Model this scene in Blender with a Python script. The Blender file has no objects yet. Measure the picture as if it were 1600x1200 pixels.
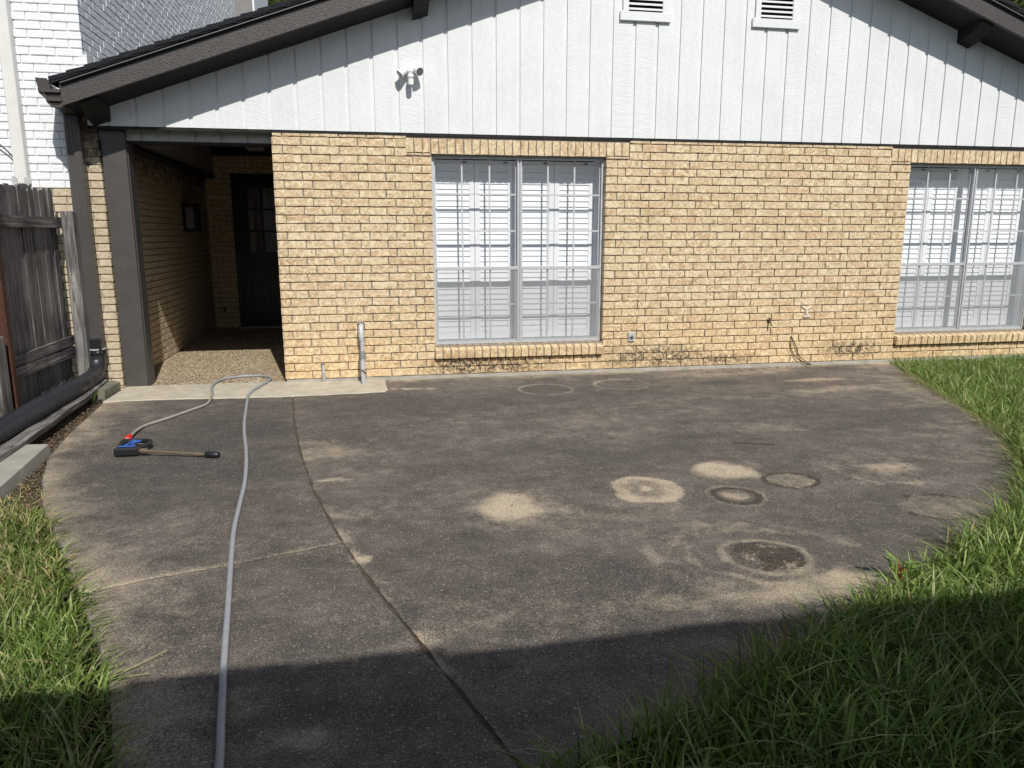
import bpy, bmesh, math, random
import numpy as np
from mathutils import Vector, Matrix
random.seed(7); RNG = np.random.default_rng(11)
S = bpy.context.scene; COL = S.collection

# ------------------------------------------------------------ camera, world, sun, exposure
cam = bpy.data.cameras.new('camera'); camo = bpy.data.objects.new('camera', cam); COL.objects.link(camo)
cam.sensor_fit = 'HORIZONTAL'; cam.sensor_width = 36; cam.lens = 1180/1600*36
cam.clip_start = .05; cam.clip_end = 2000
_r = Vector((0.98276097, -0.18487858, -0.00088874)); _u = Vector((0.03670947, 0.19042107, 0.98101592)); _f = Vector((0.1811996, 0.96413678, -0.19392519))
camo.matrix_world = Matrix(((_r.x, _u.x, -_f.x, 0.83770834), (_r.y, _u.y, -_f.y, -7.67301677), (_r.z, _u.z, -_f.z, 1.44862661), (0, 0, 0, 1)))
S.camera = camo
SUND = Vector((.185, -1.0, 1.0)).normalized()
w = bpy.data.worlds.new('World'); S.world = w; w.use_nodes = True
wn = w.node_tree.nodes; bg = wn['Background']
sky = wn.new('ShaderNodeTexSky'); sky.sky_type = 'NISHITA'; sky.sun_disc = False
sky.sun_elevation = math.asin(SUND.z); sky.sun_rotation = math.atan2(SUND.x, SUND.y)
sky.air_density = 1.0; sky.dust_density = .6; sky.ozone_density = 1.2
hs_ = wn.new('ShaderNodeHueSaturation'); hs_.inputs['Saturation'].default_value = .62; w.node_tree.links.new(sky.outputs[0], hs_.inputs['Color']); w.node_tree.links.new(hs_.outputs[0], bg.inputs[0]); bg.inputs[1].default_value = .095
sun = bpy.data.lights.new('sun', 'SUN'); sun.energy = 4.1; sun.angle = math.radians(.53); sun.color = (1, .955, .89)
suno = bpy.data.objects.new('sun', sun); COL.objects.link(suno); suno.rotation_euler = SUND.to_track_quat('Z', 'Y').to_euler()
S.view_settings.view_transform = 'Standard'; S.view_settings.look = 'None'; S.view_settings.gamma = 1
S.view_settings.exposure = .1
S.render.engine = 'CYCLES'

# ------------------------------------------------------------ node helpers
class NT:
    def __init__(s, name, rough=.8, spec=.3):
        s.m = bpy.data.materials.new(name); s.m.use_nodes = True; s.t = s.m.node_tree
        s.b = s.t.nodes['Principled BSDF']; s.out = s.t.nodes['Material Output']
        s.b.inputs['Roughness'].default_value = rough; s.b.inputs['Specular IOR Level'].default_value = spec
        s.geo = s.n('ShaderNodeNewGeometry'); s.P = s.geo.outputs['Position']; s.R = s.geo.outputs['Random Per Island']
    def n(s, t, **k):
        o = s.t.nodes.new(t)
        for a, v in k.items(): setattr(o, a, v)
        return o
    def set(s, sock, v):
        if v is None: return
        if isinstance(v, (int, float)) and sock.type in ('RGBA', 'VECTOR'): v = (v, v, v, 1)[:4 if sock.type == 'RGBA' else 3]
        if isinstance(v, (tuple, list)):
            if sock.type == 'RGBA' and len(v) == 3: v = tuple(v)+(1,)
            sock.default_value = v
        elif isinstance(v, (int, float)): sock.default_value = v
        else: s.t.links.new(v, sock)
    def math(s, op, a, b=None, c=None, clamp=False):
        o = s.n('ShaderNodeMath', operation=op, use_clamp=clamp)
        for i, v in enumerate((a, b, c)): s.set(o.inputs[i], v)
        return o.outputs[0]
    def vmul(s, v, k):
        o = s.n('ShaderNodeVectorMath', operation='MULTIPLY'); s.set(o.inputs[0], v); s.set(o.inputs[1], k); return o.outputs[0]
    def vadd(s, v, k):
        o = s.n('ShaderNodeVectorMath', operation='ADD'); s.set(o.inputs[0], v); s.set(o.inputs[1], k); return o.outputs[0]
    def noise(s, scale, detail=4, rough=.55, dist=0, vec=None, col=False):
        o = s.n('ShaderNodeTexNoise'); s.set(o.inputs['Vector'], vec if vec is not None else s.P)
        o.inputs['Scale'].default_value = scale; o.inputs['Detail'].default_value = detail
        o.inputs['Roughness'].default_value = rough; o.inputs['Distortion'].default_value = dist
        return o.outputs['Color' if col else 'Fac']
    def vor(s, scale, feature='F1', out='Distance', vec=None, rnd=1):
        o = s.n('ShaderNodeTexVoronoi', feature=feature); s.set(o.inputs['Vector'], vec if vec is not None else s.P)
        o.inputs['Scale'].default_value = scale; o.inputs['Randomness'].default_value = rnd
        return o.outputs[out]
    def ramp(s, f, lo, hi, a=0., b=1.):
        o = s.n('ShaderNodeMapRange'); o.clamp = True; s.set(o.inputs[0], f)
        for i, v in zip((1, 2, 3, 4), (lo, hi, a, b)): s.set(o.inputs[i], v)
        return o.outputs[0]
    def cr(s, f, stops):
        o = s.n('ShaderNodeValToRGB'); s.set(o.inputs[0], f); e = o.color_ramp.elements
        while len(e) < len(stops): e.new(.5)
        for q, (p, c) in zip(e, stops): q.position = p; q.color = tuple(c)+(1,)
        return o.outputs[0]
    def mix(s, f, a, b, mode='MIX'):
        o = s.n('ShaderNodeMix', data_type='RGBA', blend_type=mode); s.set(o.inputs[0], f); s.set(o.inputs[6], a); s.set(o.inputs[7], b); return o.outputs[2]
    def sep(s, v):
        o = s.n('ShaderNodeSeparateXYZ'); s.set(o.inputs[0], v); return o.outputs
    def comb(s, x, y, z):
        o = s.n('ShaderNodeCombineXYZ')
        for i, v in enumerate((x, y, z)): s.set(o.inputs[i], v)
        return o.outputs[0]
    def attr(s, name):
        o = s.n('ShaderNodeAttribute', attribute_name=name); return o.outputs['Color']
    def color(s, c): s.set(s.b.inputs['Base Color'], c)
    def bump(s, h, dist, strength=1.):
        o = s.n('ShaderNodeBump'); o.inputs['Distance'].default_value = dist; o.inputs['Strength'].default_value = strength
        s.set(o.inputs['Height'], h); s.t.links.new(o.outputs[0], s.b.inputs['Normal'])
    def val(s, c, k):   # colour times scalar
        return s.mix(1., c, s.comb(k, k, k), 'MULTIPLY')

M = {}
def plain(name, c, rough=.6, spec=.4, metal=0, nz=40, amt=.18, bump=.0006):
    t = NT(name, rough, spec); t.b.inputs['Metallic'].default_value = metal
    n = t.noise(nz, 5); t.color(t.val(c, t.ramp(n, .25, .75, 1-amt, 1+amt)))
    if bump: t.bump(t.noise(nz*4, 4), bump*3)
    M[name] = t.m; return t.m

def brick_mat(name, pal, pale, dark, zgold=True, worm=15, stains=(), paint=None, dirt=0.):
    t = NT(name, .88, .2)
    base = t.cr(t.R, pal)
    p = t.vadd(t.P, t.vmul(t.comb(t.R, t.R, t.R), 37.))
    n = t.noise(worm, 6, .62, 1.9, vec=p); n2 = t.noise(95, 4, .6, .4, vec=p)
    c = t.mix(t.ramp(n, .50, .60), base, pale); c = t.mix(t.ramp(n, .46, .34), c, dark)
    rid = t.math('ABSOLUTE', t.math('SUBTRACT', t.noise(worm*1.6, 4, .5, 1.2, vec=p), .5)); c = t.mix(t.math('MULTIPLY', t.ramp(rid, .035, .0), .5), c, pale)
    c = t.val(c, t.ramp(n2, .25, .75, .86, 1.12))
    xyz = t.sep(t.P)
    if zgold:
        g = t.ramp(t.math('ADD', xyz[2], t.math('MULTIPLY', t.noise(1.1, 3), .9)), 1.25, .5)
        c = t.mix(t.math('MULTIPLY', g, .45), c, t.mix(1., c, (1.12, .97, .74), 'MULTIPLY'))
    for (x, z, rx, rz) in stains:
        dx = t.math('DIVIDE', t.math('SUBTRACT', xyz[0], x), rx); dz = t.math('DIVIDE', t.math('SUBTRACT', xyz[2], z), rz)
        d = t.math('SQRT', t.math('ADD', t.math('MULTIPLY', dx, dx), t.math('MULTIPLY', dz, dz)))
        m = t.math('MULTIPLY', t.ramp(d, 1.1, .3), t.ramp(t.noise(34, 7, .75, .5), .44, .54))
        c = t.mix(t.math('MULTIPLY', m, .92), c, (.06, .052, .04))
    if dirt:
        m = t.ramp(t.math('ADD', t.noise(14, 6, .7), t.ramp(xyz[2], 1.9, 2.25, -.12, .16)), .52, .66)
        c = t.mix(t.math('MULTIPLY', m, t.math('MULTIPLY', t.ramp(xyz[0], -1.75, -1.7), dirt)), c, (.05, .04, .035))
    if paint:
        e = t.math('MULTIPLY', t.noise(18, 3), .03)
        a = t.math('MULTIPLY', t.math('GREATER_THAN', t.math('ADD', xyz[2], e), 1.885), t.math('LESS_THAN', xyz[0], -1.70))
        m = t.math('MAXIMUM', a, t.math('GREATER_THAN', xyz[2], 2.62))
        pc = t.mix(t.ramp(t.noise(30, 5, .7), .62, .72), paint, (.60, .60, .58))
        c = t.mix(m, c, pc)
    t.color(c); h = t.math('ADD', t.math('MULTIPLY', n, .8), t.math('MULTIPLY', t.noise(220, 4, .6, vec=p), .45))
    t.bump(h, .004, .8)
    M[name] = t.m; return t.m
brick_mat('house_brick', [(0, (.56, .425, .265)), (.25, (.61, .475, .31)), (.5, (.53, .395, .24)), (.7, (.64, .51, .345)), (.86, (.57, .425, .265)), (1, (.56, .385, .235))],
          (.75, .64, .44), (.38, .275, .155), stains=[(1.75, .12, .5, .12), (2.2, .1, .7, .1), (3.85, .15, .75, .17), (6.25, .17, .5, .13), (4.6, .1, .6, .07)])
brick_mat('cream_brick', [(0, (.50, .41, .29)), (.4, (.55, .46, .33)), (.8, (.46, .37, .25)), (1, (.52, .43, .31))], (.60, .52, .39), (.40, .31, .2), zgold=False, worm=14, paint=(.80, .82, .84), dirt=.8)
def mortar(name, c, paint=False):
    t = NT(name, .95, .1); n = t.noise(60, 5, .65)
    cc = t.val(c, t.ramp(n, .3, .7, .72, 1.12))
    if paint:
        xyz = t.sep(t.P)
        a = t.math('MULTIPLY', t.math('GREATER_THAN', xyz[2], 1.885), t.math('LESS_THAN', xyz[0], -1.70))
        cc = t.mix(t.math('MAXIMUM', a, t.math('GREATER_THAN', xyz[2], 2.62)), cc, (.78, .8, .82))
    t.color(cc); t.bump(t.noise(140, 4, .7), .006); M[name] = t.m
mortar('mortar', (.30, .27, .235)); mortar('cream_mortar', (.36, .33, .28), True)

def siding_mat():
    t = NT('siding_paint', .6, .35); xyz = t.sep(t.P)
    off = t.math('MULTIPLY', t.R, 50)
    ang = t.math('MULTIPLY', t.math('SUBTRACT', t.math('FRACT', t.math('MULTIPLY', t.R, 7.3)), .5), 1.1)
    zz = t.math('ADD', xyz[2], t.math('MULTIPLY', xyz[0], ang))
    saw = t.noise(1, 4, .6, 0, vec=t.comb(t.math('MULTIPLY', xyz[0], 9), off, t.math('MULTIPLY', zz, 75)))
    blotch = t.noise(1, 6, .65, .3, vec=t.comb(t.math('MULTIPLY', xyz[0], 38), off, t.math('MULTIPLY', xyz[2], 24)))
    sel = t.math('GREATER_THAN', t.math('FRACT', t.math('MULTIPLY', t.R, 13.7)), .45)
    h = t.mix(sel, saw, blotch)
    c = t.val((.72, .745, .75), t.ramp(t.noise(2.5, 4), .3, .7, .96, 1.03))
    c = t.mix(t.ramp(t.noise(46, 6, .75), .69, .76), c, (.42, .42, .40))
    c = t.val(c, t.ramp(h, .3, .62, .95, 1.02))
    fx = t.math('ABSOLUTE', t.math('SUBTRACT', t.math('FRACT', t.math('DIVIDE', t.math('ADD', xyz[0], .237), .2345)), .18)); fz = t.math('ABSOLUTE', t.math('SUBTRACT', t.math('FRACT', t.math('DIVIDE', xyz[2], .41)), .5))
    nail = t.math('MULTIPLY', t.math('LESS_THAN', fx, .017), t.math('LESS_THAN', fz, .010)); c = t.mix(t.math('MULTIPLY', nail, .38), c, (.35, .34, .32))
    drip = t.noise(1, 6, .7, .3, vec=t.vmul(t.P, (14, 1, 1.1))); c = t.val(c, t.ramp(drip, .45, .72, 1., .95))
    t.color(c); t.bump(h, .0045, .7); M['siding_paint'] = t.m
siding_mat()
def dark_paint():
    t = NT('dark_trim_paint', .42, .5); xyz = t.sep(t.P)
    n = t.noise(1, 6, .7, .5, vec=t.vmul(t.P, (26, 60, 90)))
    c = t.val((.050, .044, .040), t.ramp(n, .3, .7, .8, 1.25))
    c = t.mix(t.ramp(t.noise(150, 4, .7), .70, .75), c, (.30, .28, .25))
    t.color(c); t.bump(n, .007, .9); M['dark_trim_paint'] = t.m
dark_paint()
def fence_mat(name, axis, tone):
    t = NT(name, .9, .15); sc = {'z': (30, 70, 1.6), 'y': (30, 2.2, 60)}[axis]
    p = t.vadd(t.vmul(t.P, sc), t.vmul(t.comb(t.R, t.R, t.R), 60.))
    n = t.noise(1, 7, .68, 1.2, vec=p); n2 = t.noise(2.2, 5, .6)
    c = t.cr(n, [(.28, (.02, .018, .016)), (.45, (.085*tone, .08*tone, .076*tone)), (.6, (.19*tone, .18*tone, .172*tone)), (.8, (.31*tone, .295*tone, .28*tone))])
    c = t.val(c, t.ramp(n2, .3, .7, .5, 1.25)); c = t.val(c, t.ramp(t.R, 0, 1, .75, 1.15))
    t.color(c); t.bump(n, .006, .9); M[name] = t.m
fence_mat('weathered_boards', 'z', 1.55); fence_mat('weathered_post', 'z', 1.7); fence_mat('weathered_rail', 'y', 1.3); fence_mat('weathered_kickboard', 'y', 1.5)
plain('rusty_steel', (.07, .032, .02), .7, .3, 0, 30, .5)
plain('pillar_paint', (.072, .067, .062), .45, .45, 0, 9, .14, .0004)
plain('downspout_brown', (.075, .069, .064), .4, .5, 0, 6, .1, 0)
plain('gutter_brown', (.065, .056, .052), .4, .5, 0, 6, .1, 0)
plain('shingle', (.022, .023, .027), .95, .2, 0, 120, .5, .001)
plain('flashing', (.018, .018, .019), .7, .3, 0, 30, .4)
plain('edge_metal', (.16, .155, .15), .4, .5, .3, 20, .1, 0)
plain('soffit_paint', (.013, .0125, .0125), .6, .3)
plain('header_paint', (.46, .46, .45), .6, .3, 0, 12, .1)
plain('porch_ceiling', (.16, .155, .15), .7, .3, 0, 12, .1)
plain('aluminium', (.52, .54, .56), .42, .5, .2, 18, .08, 0)
plain('muntin_grey', (.50, .515, .53), .5, .4, 0, 18, .06, 0)
plain('white_frame', (.72, .74, .76), .5, .4, 0, 18, .06, 0)
plain('shutter_white', (.84, .86, .89), .45, .4, 0, 12, .03, 0)
plain('dark_gap', (.01, .01, .01), .9, .1, 0, 12, .1, 0)
plain('black_door', (.010, .011, .015), .35, .5, 0, 12, .1, 0)
plain('curtain', (.30, .29, .30), .9, .1, 0, 12, .15, 0)
plain('floodlight_white', (.86, .87, .87), .35, .5, 0, 12, .02, 0)
plain('lens_grey', (.16, .165, .17), .25, .5, 0, 12, .05, 0)
plain('pvc_grey', (.36, .38, .40), .5, .4, 0, 60, .15, 0)
plain('pvc_dark', (.20, .205, .21), .6, .3, 0, 60, .2, 0)
plain('pale_metal', (.52, .53, .53), .5, .4, .2, 60, .2, 0)
plain('black_plastic', (.016, .017, .02), .38, .5, 0, 40, .15, 0)
plain('drain_pipe', (.020, .022, .028), .4, .5, 0, 14, .35, 0)
plain('hose_grey', (.30, .315, .34), .5, .4, 0, 30, .12, 0)
plain('hose_dirty', (.31, .295, .26), .6, .3, 0, 30, .15, 0)
plain('red_plastic', (.62, .03, .025), .4, .5, 0, 40, .08, 0)
plain('blue_plastic', (.03, .12, .50), .4, .5, 0, 40, .08, 0)
plain('brass_steel', (.30, .24, .16), .35, .5, .6, 90, .2, 0)
plain('brass_old', (.16, .12, .07), .5, .5, .5, 120, .4, 0)
plain('white_plaster', (.62, .56, .46), .8, .2, 0, 120, .15)
plain('dark_cable', (.06, .03, .02), .7, .2, 0, 40, .3, 0)
plain('twig', (.10, .07, .045), .9, .1, 0, 90, .4)
plain('white_downspout', (.70, .70, .67), .5, .4, 0, 7, .06, 0)
plain('screen_hole', (.004, .004, .004), .9, .1, 0, 10, .1, 0)
plain('grey_siding', (.22, .215, .21), .8, .2, 0, 10, .1)
plain('bark', (.10, .075, .05), .9, .1, 0, 20, .4)
plain('weed_green', (.17, .27, .06), .5, .4, 0, 60, .2, 0)
plain('weed_red', (.45, .16, .06), .6, .3, 0, 60, .2, 0)

def concrete(name, c, spk=.25, block=False):
    t = NT(name, .9, .25); n = t.noise(7, 7, .65); f = t.noise(190, 4, .75)
    cc = t.val(c, t.ramp(n, .3, .7, .80, 1.15)); cc = t.val(cc, t.ramp(f, .3, .7, 1-spk, 1+spk))
    cc = t.mix(t.math('MULTIPLY', t.ramp(t.noise(3.1, 6, .7, .6), .55, .7), .45), cc, tuple(v*.5 for v in c))
    t.color(cc); t.bump(f, .003, .7); M[name] = t.m
concrete('new_concrete', (.50, .455, .365), .10); concrete('block_concrete', (.34, .325, .285), .2); concrete('old_block', (.20, .195, .15), .3)
def patio_mat():
    t = NT('stained_concrete', .86, .28)
    a = t.attr('stain'); s = t.sep(a)   # x: pale wear, y: dark staining, z: brown dirt
    f1 = t.noise(260, 3, .8); f2 = t.noise(90, 5, .75); big = t.noise(1.5, 13, .70, .5); mid = t.noise(7, 11, .78, .4); streak = t.noise(1, 12, .74, .3, vec=t.vmul(t.P, (1.3, 4.2, 1)))
    base = t.cr(big, [(.32, (.092, .080, .071)), (.46, (.114, .099, .087)), (.56, (.134, .116, .101)), (.70, (.168, .145, .123))])
    base = t.val(base, t.ramp(mid, .36, .64, .74, 1.28)); base = t.val(base, t.ramp(streak, .38, .62, .84, 1.18))
    g = t.math('ADD', s[0], t.math('ADD', t.math('MULTIPLY', t.math('SUBTRACT', t.noise(48, 9, .85), .5), 1.5), t.math('MULTIPLY', t.math('SUBTRACT', mid, .5), 1.1)))
    c = t.mix(t.ramp(g, .16, 1.05), base, (.50, .42, .305))
    c = t.mix(t.math('MULTIPLY', t.ramp(t.math('ADD', s[1], t.math('MULTIPLY', t.math('SUBTRACT', f2, .5), .7)), .1, 1.), .85), c, (.062, .058, .055))
    c = t.mix(t.math('MULTIPLY', t.ramp(t.math('ADD', s[2], t.math('MULTIPLY', t.math('SUBTRACT', t.noise(34, 8, .8), .5), 2.2)), .30, .55), .9), c, (.050, .037, .027))
    c = t.val(c, t.ramp(f1, .36, .64, .55, 1.5)); f3 = t.noise(130, 2, .8); c = t.val(c, t.ramp(f2, .36, .64, .78, 1.22)); c = t.val(c, t.ramp(f3, .38, .62, .70, 1.32))
    for sc_, thr, am in ((57, .78, .85), (80, .62, .8), (120, .45, .7)):
        vd = t.vor(sc_, 'F1', 'Distance'); vc = t.sep(t.vor(sc_, 'F1', 'Color'))
        sp = t.math('MULTIPLY', t.ramp(vd, .34, .10), t.math('MULTIPLY', t.ramp(vc[0], thr, 1.), am))
        c = t.mix(sp, c, (.50, .44, .37))
    vd2 = t.vor(26, 'F1', 'Distance'); vc2 = t.sep(t.vor(26, 'F1', 'Color'))
    sp2 = t.math('MULTIPLY', t.ramp(vd2, .14, .06), t.math('GREATER_THAN', vc2[0], .90))
    c = t.mix(t.math('MULTIPLY', sp2, .7), c, (.45, .42, .36))
    t.color(c); t.bump(t.math('ADD', f1, t.math('MULTIPLY', f2, .7)), .0045, .9); M['stained_concrete'] = t.m
patio_mat()
def pebble():
    t = NT('pebble_aggregate', .8, .35); d = t.vor(62); c = t.sep(t.vor(62, out='Color'))
    col = t.cr(c[0], [(0, (.17, .11, .065)), (.25, (.42, .31, .19)), (.55, (.60, .48, .31)), (.8, (.76, .66, .48)), (1, (.26, .19, .13))])
    col = t.mix(t.ramp(d, .50, .72), col, (.10, .08, .055)); col = t.val(col, t.ramp(t.noise(2.5, 4), .3, .7, .8, 1.1))
    t.color(col); t.bump(t.math('SUBTRACT', 1, d), .008, .9); M['pebble_aggregate'] = t.m
pebble()
def soil(name, a, b):
    t = NT(name, .95, .1); n = t.noise(22, 7, .7); t.color(t.mix(n, a, b)); t.bump(t.noise(60, 6, .7), .03); M[name] = t.m
soil('soil', (.05, .036, .024), (.13, .10, .065)); soil('joint_dirt', (.07, .055, .04), (.20, .165, .12)); soil('lawn_soil', (.018, .022, .010), (.06, .055, .028)); soil('far_ground', (.05, .07, .025), (.09, .10, .05))
def leafy(name, stops, trans=.35, rough=.45, n1=3.):
    t = NT(name, rough, .35)
    c = t.cr(t.R, stops); c = t.val(c, t.ramp(t.noise(n1, 3), .3, .7, .75, 1.2))
    t.color(c); tr = t.n('ShaderNodeBsdfTranslucent'); t.t.links.new(c, tr.inputs[0])
    mx = t.n('ShaderNodeMixShader'); mx.inputs[0].default_value = trans
    t.t.links.new(t.b.outputs[0], mx.inputs[1]); t.t.links.new(tr.outputs[0], mx.inputs[2]); t.t.links.new(mx.outputs[0], t.out.inputs[0]); M[name] = t.m
leafy('grass_blade', [(0, (.075, .13, .022)), (.3, (.135, .215, .04)), (.55, (.20, .30, .065)), (.8, (.30, .385, .12)), (1, (.48, .53, .25))])
leafy('grass_straw', [(0, (.36, .29, .13)), (.5, (.50, .42, .22)), (1, (.3, .23, .10))], .2, .7)
leafy('tree_leaf', [(0, (.03, .055, .015)), (.5, (.07, .115, .025)), (1, (.13, .17, .04))], .3)
leafy('mulch', [(0, (.06, .038, .025)), (.5, (.14, .095, .06)), (.85, (.24, .18, .12)), (1, (.38, .32, .22))], .05, .9)
def glass(name, tint, extra):
    m = bpy.data.materials.new(name); m.use_nodes = True; t = m.node_tree; t.nodes.clear(); n = t.nodes.new
    out = n('ShaderNodeOutputMaterial'); tr = n('ShaderNodeBsdfTransparent'); tr.inputs[0].default_value = tint
    gl = n('ShaderNodeBsdfGlossy'); gl.inputs['Roughness'].default_value = .02; lw = n('ShaderNodeLayerWeight'); pw5 = n('ShaderNodeMath'); pw5.operation = 'POWER'; pw5.inputs[1].default_value = 5; lw.inputs[0].default_value = .5; t.links.new(lw.outputs['Facing'], pw5.inputs[0]); fr = n('ShaderNodeMath'); fr.operation = 'MULTIPLY_ADD'; fr.inputs[1].default_value = .9; fr.inputs[2].default_value = .07; t.links.new(pw5.outputs[0], fr.inputs[0])
    mx = n('ShaderNodeMixShader'); t.links.new(fr.outputs[0], mx.inputs[0]); t.links.new(tr.outputs[0], mx.inputs[1]); t.links.new(gl.outputs[0], mx.inputs[2])
    last = mx.outputs[0]
    if extra:
        df = n('ShaderNodeBsdfDiffuse'); df.inputs[0].default_value = (.36, .37, .37, 1); m2 = n('ShaderNodeMixShader'); m2.inputs[0].default_value = extra
        t.links.new(tr.outputs[0], m2.inputs[1]); t.links.new(df.outputs[0], m2.inputs[2]); last = m2.outputs[0]
    t.links.new(last, out.inputs[0]); M[name] = m
glass('window_glass', (.97, .98, .98, 1), 0); glass('insect_screen', (1, 1, 1, 1), .32); glass('lamp_glass', (.8, .8, .8, 1), .5)

# ------------------------------------------------------------ mesh helpers
def tag(o, label=None, cat=None, group=None, kind=None):
    if label: o['label'] = label
    if cat: o['category'] = cat
    if group: o['group'] = group
    if kind: o['kind'] = kind
    return o
def empty(name, loc, label, cat, group=None):
    o = bpy.data.objects.new(name, None); COL.objects.link(o); o.location = loc; o.empty_display_size = .1
    return tag(o, label, cat, group)
class MB:
    def __init__(s): s.v = []; s.f = []; s.m = []; s.sm = []
    def add(s, vs, fs, mi=0, smooth=False):
        b = len(s.v); s.v += [tuple(v) for v in vs]
        for f in fs: s.f.append(tuple(i+b for i in f)); s.m.append(mi); s.sm.append(smooth)
        return s
    def box(s, x0, x1, y0, y1, z0, z1, mi=0, bev=0.):
        if bev > 0:
            bm = bmesh.new(); bmesh.ops.create_cube(bm, size=1)
            for v in bm.verts: v.co = Vector((x0+(v.co.x+.5)*(x1-x0), y0+(v.co.y+.5)*(y1-y0), z0+(v.co.z+.5)*(z1-z0)))
            bmesh.ops.bevel(bm, geom=bm.edges[:], offset=bev, segments=1, affect='EDGES'); bm.verts.index_update()
            s.add([v.co for v in bm.verts], [[v.index for v in f.verts] for f in bm.faces], mi); bm.free(); return s
        v = [(x, y, z) for x in (x0, x1) for y in (y0, y1) for z in (z0, z1)]
        return s.add(v, [(0, 1, 3, 2), (4, 6, 7, 5), (0, 4, 5, 1), (2, 3, 7, 6), (0, 2, 6, 4), (1, 5, 7, 3)], mi)
    def hexa(s, p, mi=0):  # 8 points: bottom 4 ccw, top 4 ccw
        return s.add(p, [(3, 2, 1, 0), (4, 5, 6, 7), (0, 1, 5, 4), (1, 2, 6, 5), (2, 3, 7, 6), (3, 0, 4, 7)], mi)
    def prism(s, poly, y0, y1, mi=0):   # polygon in xz, extruded along y
        n = len(poly); v = [(x, y0, z) for x, z in poly]+[(x, y1, z) for x, z in poly]
        return s.add(v, [tuple(range(n)), tuple(range(2*n-1, n-1, -1))]+[(i, i+n, (i+1) % n+n, (i+1) % n) for i in range(n)], mi)
    def tube(s, pts, r, seg=12, mi=0, cap=True, smooth=True):
        pts = [Vector(p) for p in pts]; n = len(pts); rr = r if isinstance(r, (list, tuple)) else [r]*n
        T = []
        for i in range(n):
            a = pts[max(0, i-1)]; b = pts[min(n-1, i+1)]; d = b-a
            T.append(d.normalized() if d.length > 1e-9 else (T[-1] if T else Vector((0, 0, 1))))
        up = Vector((0, 0, 1)) if abs(T[0].z) < .9 else Vector((0, 1, 0)); N = (up-T[0]*up.dot(T[0])).normalized(); vs = []
        for i in range(n):
            N = (N-T[i]*N.dot(T[i])).normalized(); B = T[i].cross(N)
            vs += [pts[i]+(N*math.cos(2*math.pi*k/seg)+B*math.sin(2*math.pi*k/seg))*rr[i] for k in range(seg)]
        fs = [(i*seg+k, i*seg+(k+1) % seg, (i+1)*seg+(k+1) % seg, (i+1)*seg+k) for i in range(n-1) for k in range(seg)]
        s.add(vs, fs, mi, smooth)
        if cap: s.add(vs[:seg], [tuple(range(seg))[::-1]], mi); s.add(vs[-seg:], [tuple(range(seg))], mi)
        return s
    def build(s, name, mats, parent=None):
        me = bpy.data.meshes.new(name); off = Vector((0, 0, 0)); q = parent
        while q is not None: off = off+q.location; q = q.parent
        me.from_pydata([(v[0]-off.x, v[1]-off.y, v[2]-off.z) for v in s.v], [], s.f)
        for m in (mats if isinstance(mats, (list, tuple)) else [mats]): me.materials.append(M[m])
        me.polygons.foreach_set('material_index', s.m); me.polygons.foreach_set('use_smooth', s.sm); me.update()
        o = bpy.data.objects.new(name, me); COL.objects.link(o)
        if parent is not None: o.parent = parent
        return o
def np_mesh(name, V, F4, F3, mats, mi=None, parent=None):
    me = bpy.data.meshes.new(name); nv = len(V); n4 = len(F4); n3 = len(F3)
    me.vertices.add(nv); me.vertices.foreach_set('co', np.asarray(V, np.float32).ravel())
    li = np.concatenate([np.asarray(F4, np.int32).ravel(), np.asarray(F3, np.int32).ravel()])
    me.loops.add(len(li)); me.loops.foreach_set('vertex_index', li)
    st = np.concatenate([np.arange(n4)*4, n4*4+np.arange(n3)*3]).astype(np.int32)
    me.polygons.add(n4+n3); me.polygons.foreach_set('loop_start', st)
    if mi is not None: me.polygons.foreach_set('material_index', np.asarray(mi, np.int32))
    for m in mats: me.materials.append(M[m])
    me.update(); me.validate(); o = bpy.data.objects.new(name, me); COL.objects.link(o)
    if parent is not None: o.parent = parent
    return o
def spline(pts, n=8):
    P = [Vector(p) for p in pts]; P = [P[0]*2-P[1]]+P+[P[-1]*2-P[-2]]; out = []
    for i in range(1, len(P)-2):
        for k in range(n):
            t = k/n; a, b, c, d = P[i-1:i+3]
            out.append(.5*((2*b)+(c-a)*t+(2*a-5*b+4*c-d)*t*t+(3*b-a-3*c+d)*t**3))
    out.append(P[-2]); return out
def vnoise(x, y, seed=0):   # tileless value noise
    xi = np.floor(x).astype(np.int64); yi = np.floor(y).astype(np.int64); fx = x-xi; fy = y-yi
    fx = fx*fx*(3-2*fx); fy = fy*fy*(3-2*fy)
    def h(a, b):
        q = (a*374761393+b*668265263+seed*982451653) & 0x7fffffff; q = (q ^ (q >> 13))*1274126177 & 0x7fffffff
        return ((q ^ (q >> 16)) & 0xffff)/65535.
    return (h(xi, yi)*(1-fx)+h(xi+1, yi)*fx)*(1-fy)+(h(xi, yi+1)*(1-fx)+h(xi+1, yi+1)*fx)*fy
def fbm(x, y, sc, o=4, seed=0):
    r = 0; a = .5; t = 0
    for k in range(o): r = r+a*vnoise(x*sc, y*sc, seed+k*17); t += a; sc *= 2.03; a *= .55
    return r/t

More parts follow.
